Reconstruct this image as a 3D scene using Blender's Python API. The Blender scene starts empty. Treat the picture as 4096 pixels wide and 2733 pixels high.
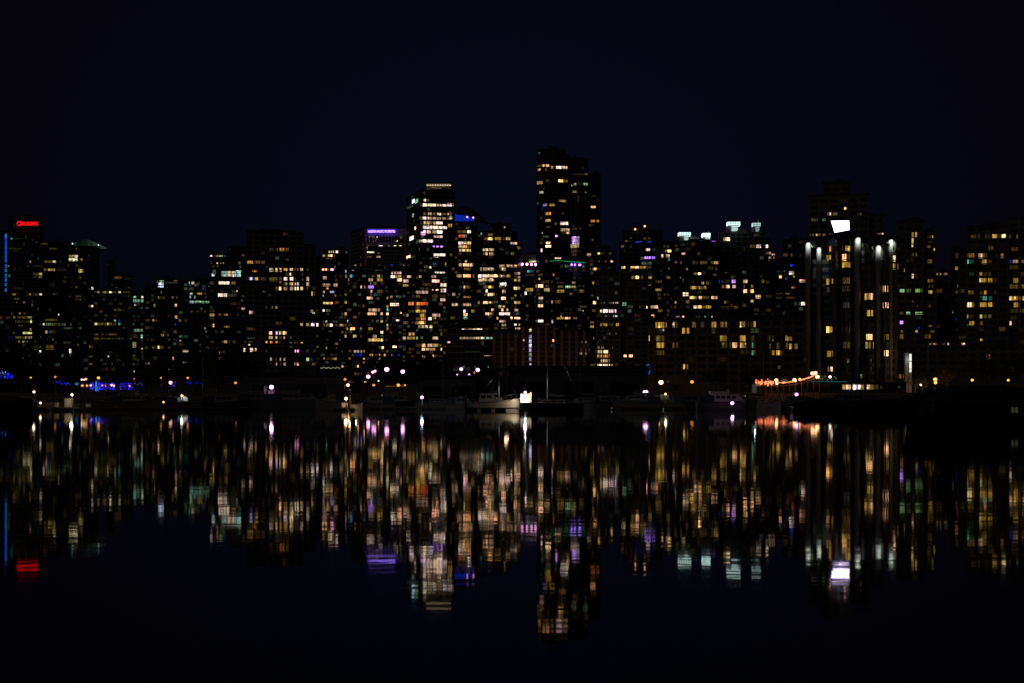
import bpy, bmesh, math, random
from mathutils import Vector, Matrix
random.seed(7)
# ---------------------------------------------------------------- camera, world, light
FPX, HZ, CH = 5689.0, 1572.0, 3.0          # focal length in photo pixels, horizon row, eye height
scn = bpy.context.scene
cam_d = bpy.data.cameras.new('camera'); cam = bpy.data.objects.new('camera', cam_d)
scn.collection.objects.link(cam); scn.camera = cam
cam_d.sensor_width = 36.0; cam_d.lens = 50.0; cam_d.shift_y = (HZ-1366.5)/4096.0
cam_d.clip_start = 0.5; cam_d.clip_end = 30000
cam.location = (0, 0, CH); cam.rotation_euler = (math.radians(90), 0, 0)
world = bpy.data.worlds.new('World'); scn.world = world; world.use_nodes = True
wn = world.node_tree; wn.nodes.clear()
sky = wn.nodes.new('ShaderNodeTexSky'); sky.sky_type = 'NISHITA'; sky.sun_disc = False
sky.sun_elevation = math.radians(-4); sky.sun_rotation = math.radians(180)
# night: a very small part of the dusk sky plus the city's own blue sky glow, strongest low down
geo = wn.nodes.new('ShaderNodeTexCoord')
def wmath(op, a, b=None):
    n = wn.nodes.new('ShaderNodeMath'); n.operation = op
    for i, v in enumerate((a, b)):
        if v is None: continue
        if isinstance(v, (int, float)): n.inputs[i].default_value = v
        else: wn.links.new(v, n.inputs[i])
    return n.outputs[0]
vd = wn.nodes.new('ShaderNodeVectorMath'); vd.operation = 'DISTANCE'
vm = wn.nodes.new('ShaderNodeVectorMath'); vm.operation = 'NORMALIZE'
wn.links.new(geo.outputs['Generated'], vm.inputs[0]); vs_ = wn.nodes.new('ShaderNodeVectorMath'); vs_.operation = 'MULTIPLY'
vs_.inputs[1].default_value = (1, 1, 1.35); wn.links.new(vm.outputs[0], vs_.inputs[0]); wn.links.new(vs_.outputs[0], vd.inputs[0]); vd.inputs[1].default_value = (.0, .99, .16)
ramp = wn.nodes.new('ShaderNodeValToRGB'); wn.links.new(vd.outputs['Value'], ramp.inputs[0]); cr = ramp.color_ramp; cr.interpolation = 'B_SPLINE'
cr.elements[0].position = 0.0; cr.elements[0].color = (0.0020, 0.0030, 0.0092, 1)
cr.elements[1].position = 0.55; cr.elements[1].color = (0.0015, 0.0009, 0.0020, 1)
e = cr.elements.new(0.22); e.color = (0.0018, 0.0020, 0.0062, 1)
e = cr.elements.new(0.38); e.color = (0.0017, 0.0012, 0.0034, 1)
mix = wn.nodes.new('ShaderNodeMix'); mix.data_type = 'RGBA'; mix.blend_type = 'ADD'
mix.inputs['Factor'].default_value = 0.001
wn.links.new(ramp.outputs[0], mix.inputs[6]); wn.links.new(sky.outputs[0], mix.inputs[7])
bg = wn.nodes.new('ShaderNodeBackground'); bg.inputs['Strength'].default_value = 1.0
out = wn.nodes.new('ShaderNodeOutputWorld')
wn.links.new(mix.outputs[2], bg.inputs[0]); wn.links.new(bg.outputs[0], out.inputs[0])
sun_d = bpy.data.lights.new('facade_fill_sun', 'SUN'); sun = bpy.data.objects.new('facade_fill_sun', sun_d)
scn.collection.objects.link(sun); sun_d.energy = 0.05; sun_d.angle = math.radians(8); sun_d.color = (1, .86, .74)  # added fill for the facades, standing in for city glow; there is no moon
sun.rotation_euler = (math.radians(58), 0, math.radians(-25))
vs = scn.view_settings; vs.view_transform = 'Standard'; vs.look = 'None'; vs.exposure = 0; vs.gamma = 1
scn.cycles.max_bounces = 5; scn.cycles.glossy_bounces = 3; scn.cycles.diffuse_bounces = 2
scn.cycles.sample_clamp_indirect = 3.0

# ---------------------------------------------------------------- helpers
def PX(px, Y): return (px-2048.0)/FPX*Y
def PZ(py, Y): return CH+(HZ-py)/FPX*Y
def M(Y): return Y/FPX                     # metres per photo pixel at depth Y

def tag(o, label=None, cat=None, group=None, kind=None):
    if label: o['label'] = label
    if cat: o['category'] = cat
    if group: o['group'] = group
    if kind: o['kind'] = kind
    return o
def empty(name, loc):
    o = bpy.data.objects.new(name, None); scn.collection.objects.link(o); o.location = loc
    o.empty_display_size = 1; return o

class MB:
    """collects boxes, bars, prisms and tubes in world space; build() links them as one mesh"""
    def __init__(s): s.v, s.f, s.mi, s.col, s.uv, s.sm = [], [], [], [], [], []
    def poly(s, pts, mi=0, col=None, uv=None, smooth=False):
        n = len(s.v); s.v += [tuple(p) for p in pts]; s.f.append(tuple(range(n, n+len(pts))))
        s.mi.append(mi); s.sm.append(smooth)
        s.col += [col or (0, 0, 0, 1)]*len(pts); s.uv += uv or [(0, 0)]*len(pts)
    def mesh(s, vs, fs, mi=0, col=None, smooth=False):
        n = len(s.v); s.v += [tuple(p) for p in vs]
        for f in fs:
            s.f.append(tuple(n+i for i in f)); s.mi.append(mi); s.sm.append(smooth)
            s.col += [col or (0, 0, 0, 1)]*len(f); s.uv += [(0, 0)]*len(f)
    def box(s, x0, x1, y0, y1, z0, z1, mi=0, col=None):
        v = [(x, y, z) for z in (z0, z1) for x, y in ((x0, y0), (x1, y0), (x1, y1), (x0, y1))]
        s.mesh(v, [(3, 2, 1, 0), (4, 5, 6, 7), (0, 1, 5, 4), (1, 2, 6, 5), (2, 3, 7, 6), (3, 0, 4, 7)], mi, col)
    def prism(s, pts, z0, z1, mi=0, col=None, ztop=None):
        n = len(pts); v = [(x, y, z0) for x, y in pts]+[(x, y, (ztop(x, y) if ztop else z1)) for x, y in pts]
        f = [tuple(range(n))[::-1], tuple(range(n, 2*n))]+[(i, (i+1) % n, n+(i+1) % n, n+i) for i in range(n)]
        s.mesh(v, f, mi, col)
    def tube(s, path, r, n=6, mi=0, col=None, cap=True, smooth=True):
        path = [Vector(p) for p in path]; rs = r if isinstance(r, (list, tuple)) else [r]*len(path)
        vs, fs = [], []
        for i, p in enumerate(path):
            d = (path[min(i+1, len(path)-1)]-path[max(i-1, 0)]).normalized()
            a = d.cross(Vector((0, 0, 1)) if abs(d.z) < .9 else Vector((1, 0, 0))).normalized(); b = d.cross(a)
            for k in range(n):
                t = 2*math.pi*k/n; vs.append(p+(a*math.cos(t)+b*math.sin(t))*rs[i])
        for i in range(len(path)-1):
            for k in range(n):
                k2 = (k+1) % n; fs.append((i*n+k, i*n+k2, (i+1)*n+k2, (i+1)*n+k))
        if cap: fs += [tuple(range(n))[::-1], tuple(range((len(path)-1)*n, len(path)*n))]
        s.mesh(vs, fs, mi, col, smooth)
    def ball(s, c, r, nu=10, nv=7, mi=0, col=None, sz=1.0):
        vs, fs = [], []
        for j in range(nv+1):
            ph = math.pi*j/nv
            for i in range(nu):
                t = 2*math.pi*i/nu
                vs.append((c[0]+r*math.sin(ph)*math.cos(t), c[1]+r*math.sin(ph)*math.sin(t), c[2]+sz*r*math.cos(ph)))
        for j in range(nv):
            for i in range(nu):
                i2 = (i+1) % nu; fs.append((j*nu+i, (j+1)*nu+i, (j+1)*nu+i2, j*nu+i2))
        s.mesh(vs, fs, mi, col, True)
    def build(s, name, mats, parent=None, origin=None, kind=None, label=None):
        me = bpy.data.meshes.new(name)
        o0 = Vector(origin) if origin is not None else (parent.matrix_basis.translation.copy() if parent else Vector((0, 0, 0)))
        if parent and parent.parent: o0 = o0+parent.parent.matrix_basis.translation
        base = o0 if parent else (Vector(origin) if origin is not None else Vector((0, 0, 0)))
        me.from_pydata([tuple(Vector(p)-base) for p in s.v], [], s.f)
        for m in (mats if isinstance(mats, (list, tuple)) else [mats]): me.materials.append(m)
        me.polygons.foreach_set('material_index', s.mi); me.polygons.foreach_set('use_smooth', s.sm)
        if any(c[0] or c[1] or c[2] for c in s.col):
            ca = me.color_attributes.new('glow', 'FLOAT_COLOR', 'CORNER')
            ca.data.foreach_set('color', [x for c in s.col for x in c])
            uv = me.uv_layers.new(name='UVMap'); uv.data.foreach_set('uv', [x for u in s.uv for x in u])
        me.update()
        o = bpy.data.objects.new(name, me); scn.collection.objects.link(o)
        if parent: o.parent = parent
        else: o.location = base
        if kind: o['kind'] = kind
        if label: o['label'] = label
        return o

# ---------------------------------------------------------------- materials
def mat(name, col, rough=.7, metal=0.0, noise=0.0, nscale=.4, spec=.5, bump=0.0):
    m = bpy.data.materials.new(name); m.use_nodes = True; nt = m.node_tree; b = nt.nodes['Principled BSDF']
    b.inputs['Base Color'].default_value = (*col, 1); b.inputs['Roughness'].default_value = rough
    b.inputs['Metallic'].default_value = metal; b.inputs['Specular IOR Level'].default_value = spec
    if noise:
        tc = nt.nodes.new('ShaderNodeTexCoord'); nz = nt.nodes.new('ShaderNodeTexNoise')
        nz.inputs['Scale'].default_value = nscale; nz.inputs['Detail'].default_value = 5
        rp = nt.nodes.new('ShaderNodeMapRange'); rp.inputs['To Min'].default_value = 1-noise; rp.inputs['To Max'].default_value = 1+noise
        mx = nt.nodes.new('ShaderNodeMix'); mx.data_type = 'RGBA'; mx.blend_type = 'MULTIPLY'; mx.inputs['Factor'].default_value = 1
        mx.inputs[6].default_value = (*col, 1)
        nt.links.new(tc.outputs['Object'], nz.inputs['Vector']); nt.links.new(nz.outputs['Fac'], rp.inputs['Value'])
        nt.links.new(rp.outputs[0], mx.inputs[7]); nt.links.new(mx.outputs[2], b.inputs['Base Color'])
        if bump:
            bp = nt.nodes.new('ShaderNodeBump'); bp.inputs['Distance'].default_value = bump
            nt.links.new(nz.outputs['Fac'], bp.inputs['Height']); nt.links.new(bp.outputs[0], b.inputs['Normal'])
    return m
MT = dict(
    glass=mat('dark_glass', (.02, .03, .035), .12, 0, .3, .08), teal=mat('teal_glass', (.02, .07, .08), .15, 0, .3, .08),
    conc=mat('concrete', (.30, .29, .27), .85, 0, .18, .3), dconc=mat('dark_concrete', (.13, .125, .12), .85, 0, .2, .3),
    pale=mat('pale_concrete', (.5, .5, .48), .8, 0, .12, .3), brick=mat('red_brick', (.21, .115, .085), .9, 0, .3, .8),
    brown=mat('brown_stucco', (.13, .085, .055), .9, 0, .2, .3), roof=mat('roof_membrane', (.06, .06, .065), .95, 0, .2, .5),
    metal=mat('grey_metal', (.35, .36, .37), .4, .8, .1, 1), black=mat('black_canvas', (.02, .02, .022), .9, 0, .3, 1),
    white=mat('white_gelcoat', (.75, .75, .72), .3, 0, .06, .8), cream=mat('cream_gelcoat', (.7, .62, .45), .35, 0, .1, .8),
    dull=mat('shaded_gelcoat', (.17, .17, .18), .4, 0, .15, .8), navy=mat('navy_gelcoat', (.02, .03, .06), .25, 0, .1, 1), wood=mat('weathered_wood', (.16, .11, .07), .9, 0, .35, 2, .5, .01),  # dull: white gelcoat darkened, the unlit marina's shade put into its colour
    canvas=mat('blue_canvas', (.04, .06, .12), .9, 0, .2, 1), ground=mat('asphalt', (.05, .05, .05), .95, 0, .3, .3),
    stone=mat('seawall_stone', (.2, .19, .17), .95, 0, .35, .7, .4, .1), grass=mat('dark_grass', (.04, .06, .025), 1, 0, .3, .5),
    bark=mat('bark', (.10, .07, .05), .95, 0, .3, 3), leaf=mat('leaves', (.05, .07, .03), .8, 0, .45, .6),
    gold=mat('yellow_paint', (.7, .42, .03), .5, 0, .1, 2), red=mat('red_paint', (.5, .04, .03), .5, 0, .1, 2),
    rubber=mat('rubber', (.03, .03, .03), .8), steel=mat('roofing_steel', (.09, .09, .1), .6, .3, .25, .6))

def glow_mat(name, stripes=True, lens=False):
    """light-giving surface: colour from the mesh's glow attribute; rooms vary behind the glass (curtains, lamps)"""
    m = bpy.data.materials.new(name); m.use_nodes = True; nt = m.node_tree; nt.nodes.clear(); L = nt.links
    at = nt.nodes.new('ShaderNodeAttribute'); at.attribute_name = 'glow'
    em = nt.nodes.new('ShaderNodeEmission'); mo = nt.nodes.new('ShaderNodeOutputMaterial')
    def math_(op, a, b=None, c=None):
        n = nt.nodes.new('ShaderNodeMath'); n.operation = op
        for i, v in enumerate((a, b, c)):
            if v is None: continue
            if isinstance(v, (int, float)): n.inputs[i].default_value = v
            else: L.new(v, n.inputs[i])
        return n.outputs[0]
    L.new(at.outputs['Color'], em.inputs['Color'])
    if stripes:
        uv = nt.nodes.new('ShaderNodeUVMap'); uv.uv_map = 'UVMap'
        mp = nt.nodes.new('ShaderNodeMapping'); mp.inputs['Scale'].default_value = (1.0, .16, 1); L.new(uv.outputs[0], mp.inputs[0])
        nz = nt.nodes.new('ShaderNodeTexNoise'); nz.inputs['Scale'].default_value = 1.1; nz.inputs['Detail'].default_value = 3
        L.new(mp.outputs[0], nz.inputs['Vector'])
        mr = nt.nodes.new('ShaderNodeMapRange'); mr.inputs['From Min'].default_value = .32; mr.inputs['From Max'].default_value = .68
        mr.inputs['To Min'].default_value = .15; mr.inputs['To Max'].default_value = 1.35; L.new(nz.outputs['Fac'], mr.inputs['Value'])
        vo = nt.nodes.new('ShaderNodeTexVoronoi'); vo.inputs['Scale'].default_value = .34; L.new(uv.outputs[0], vo.inputs['Vector'])
        hot = nt.nodes.new('ShaderNodeMapRange'); hot.inputs['From Min'].default_value = .22; hot.inputs['From Max'].default_value = .0
        hot.inputs['To Min'].default_value = 0; hot.inputs['To Max'].default_value = 4.0; L.new(vo.outputs['Distance'], hot.inputs['Value'])
        # thin vertical frames between panes
        sp = nt.nodes.new('ShaderNodeSeparateXYZ'); L.new(uv.outputs[0], sp.inputs[0])
        fr = math_('FRACT', math_('MULTIPLY', sp.outputs['X'], .85)); bar = math_('GREATER_THAN', fr, .13)
        bar = math_('MULTIPLY_ADD', bar, .75, .25)
        L.new(math_('MULTIPLY', math_('ADD', mr.outputs[0], hot.outputs[0]), bar), em.inputs['Strength'])
    elif lens:
        lw = nt.nodes.new('ShaderNodeLayerWeight'); lw.inputs['Blend'].default_value = .5
        L.new(math_('MULTIPLY', math_('POWER', math_('SUBTRACT', 1.0, lw.outputs['Facing']), 1.0), 1.0), em.inputs['Strength'])
    L.new(em.outputs[0], mo.inputs[0])
    try: m.cycles.emission_sampling = 'NONE'
    except Exception: pass
    return m
GW = glow_mat('lit_window'); GP = glow_mat('lit_panel', False); GL = glow_mat('lamp_globe', False, True)

PAL = dict(
    W=(2.5, 1.95, 1.45), w=(.85, .60, .32), P=(3.0, 1.5, .62), Y=(.66, .40, .07), y=(.15, .10, .022), O=(.95, .33, .05),
    o=(.16, .07, .012), G=(.42, .80, .52), g=(.07, .11, .06), K=(1.4, 2.0, 1.9), C=(.13, .70, .80), c=(.015, .07, .09),
    B=(.02, .05, 1.3), b=(.005, .01, .22), V=(1.5, .65, 4.0), U=(.75, .78, 1.0), M=(3.0, 1.15, 2.6), R=(.95, .12, .03),
    d=(.050, .038, .010), e=(.035, .042, .036))
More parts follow.
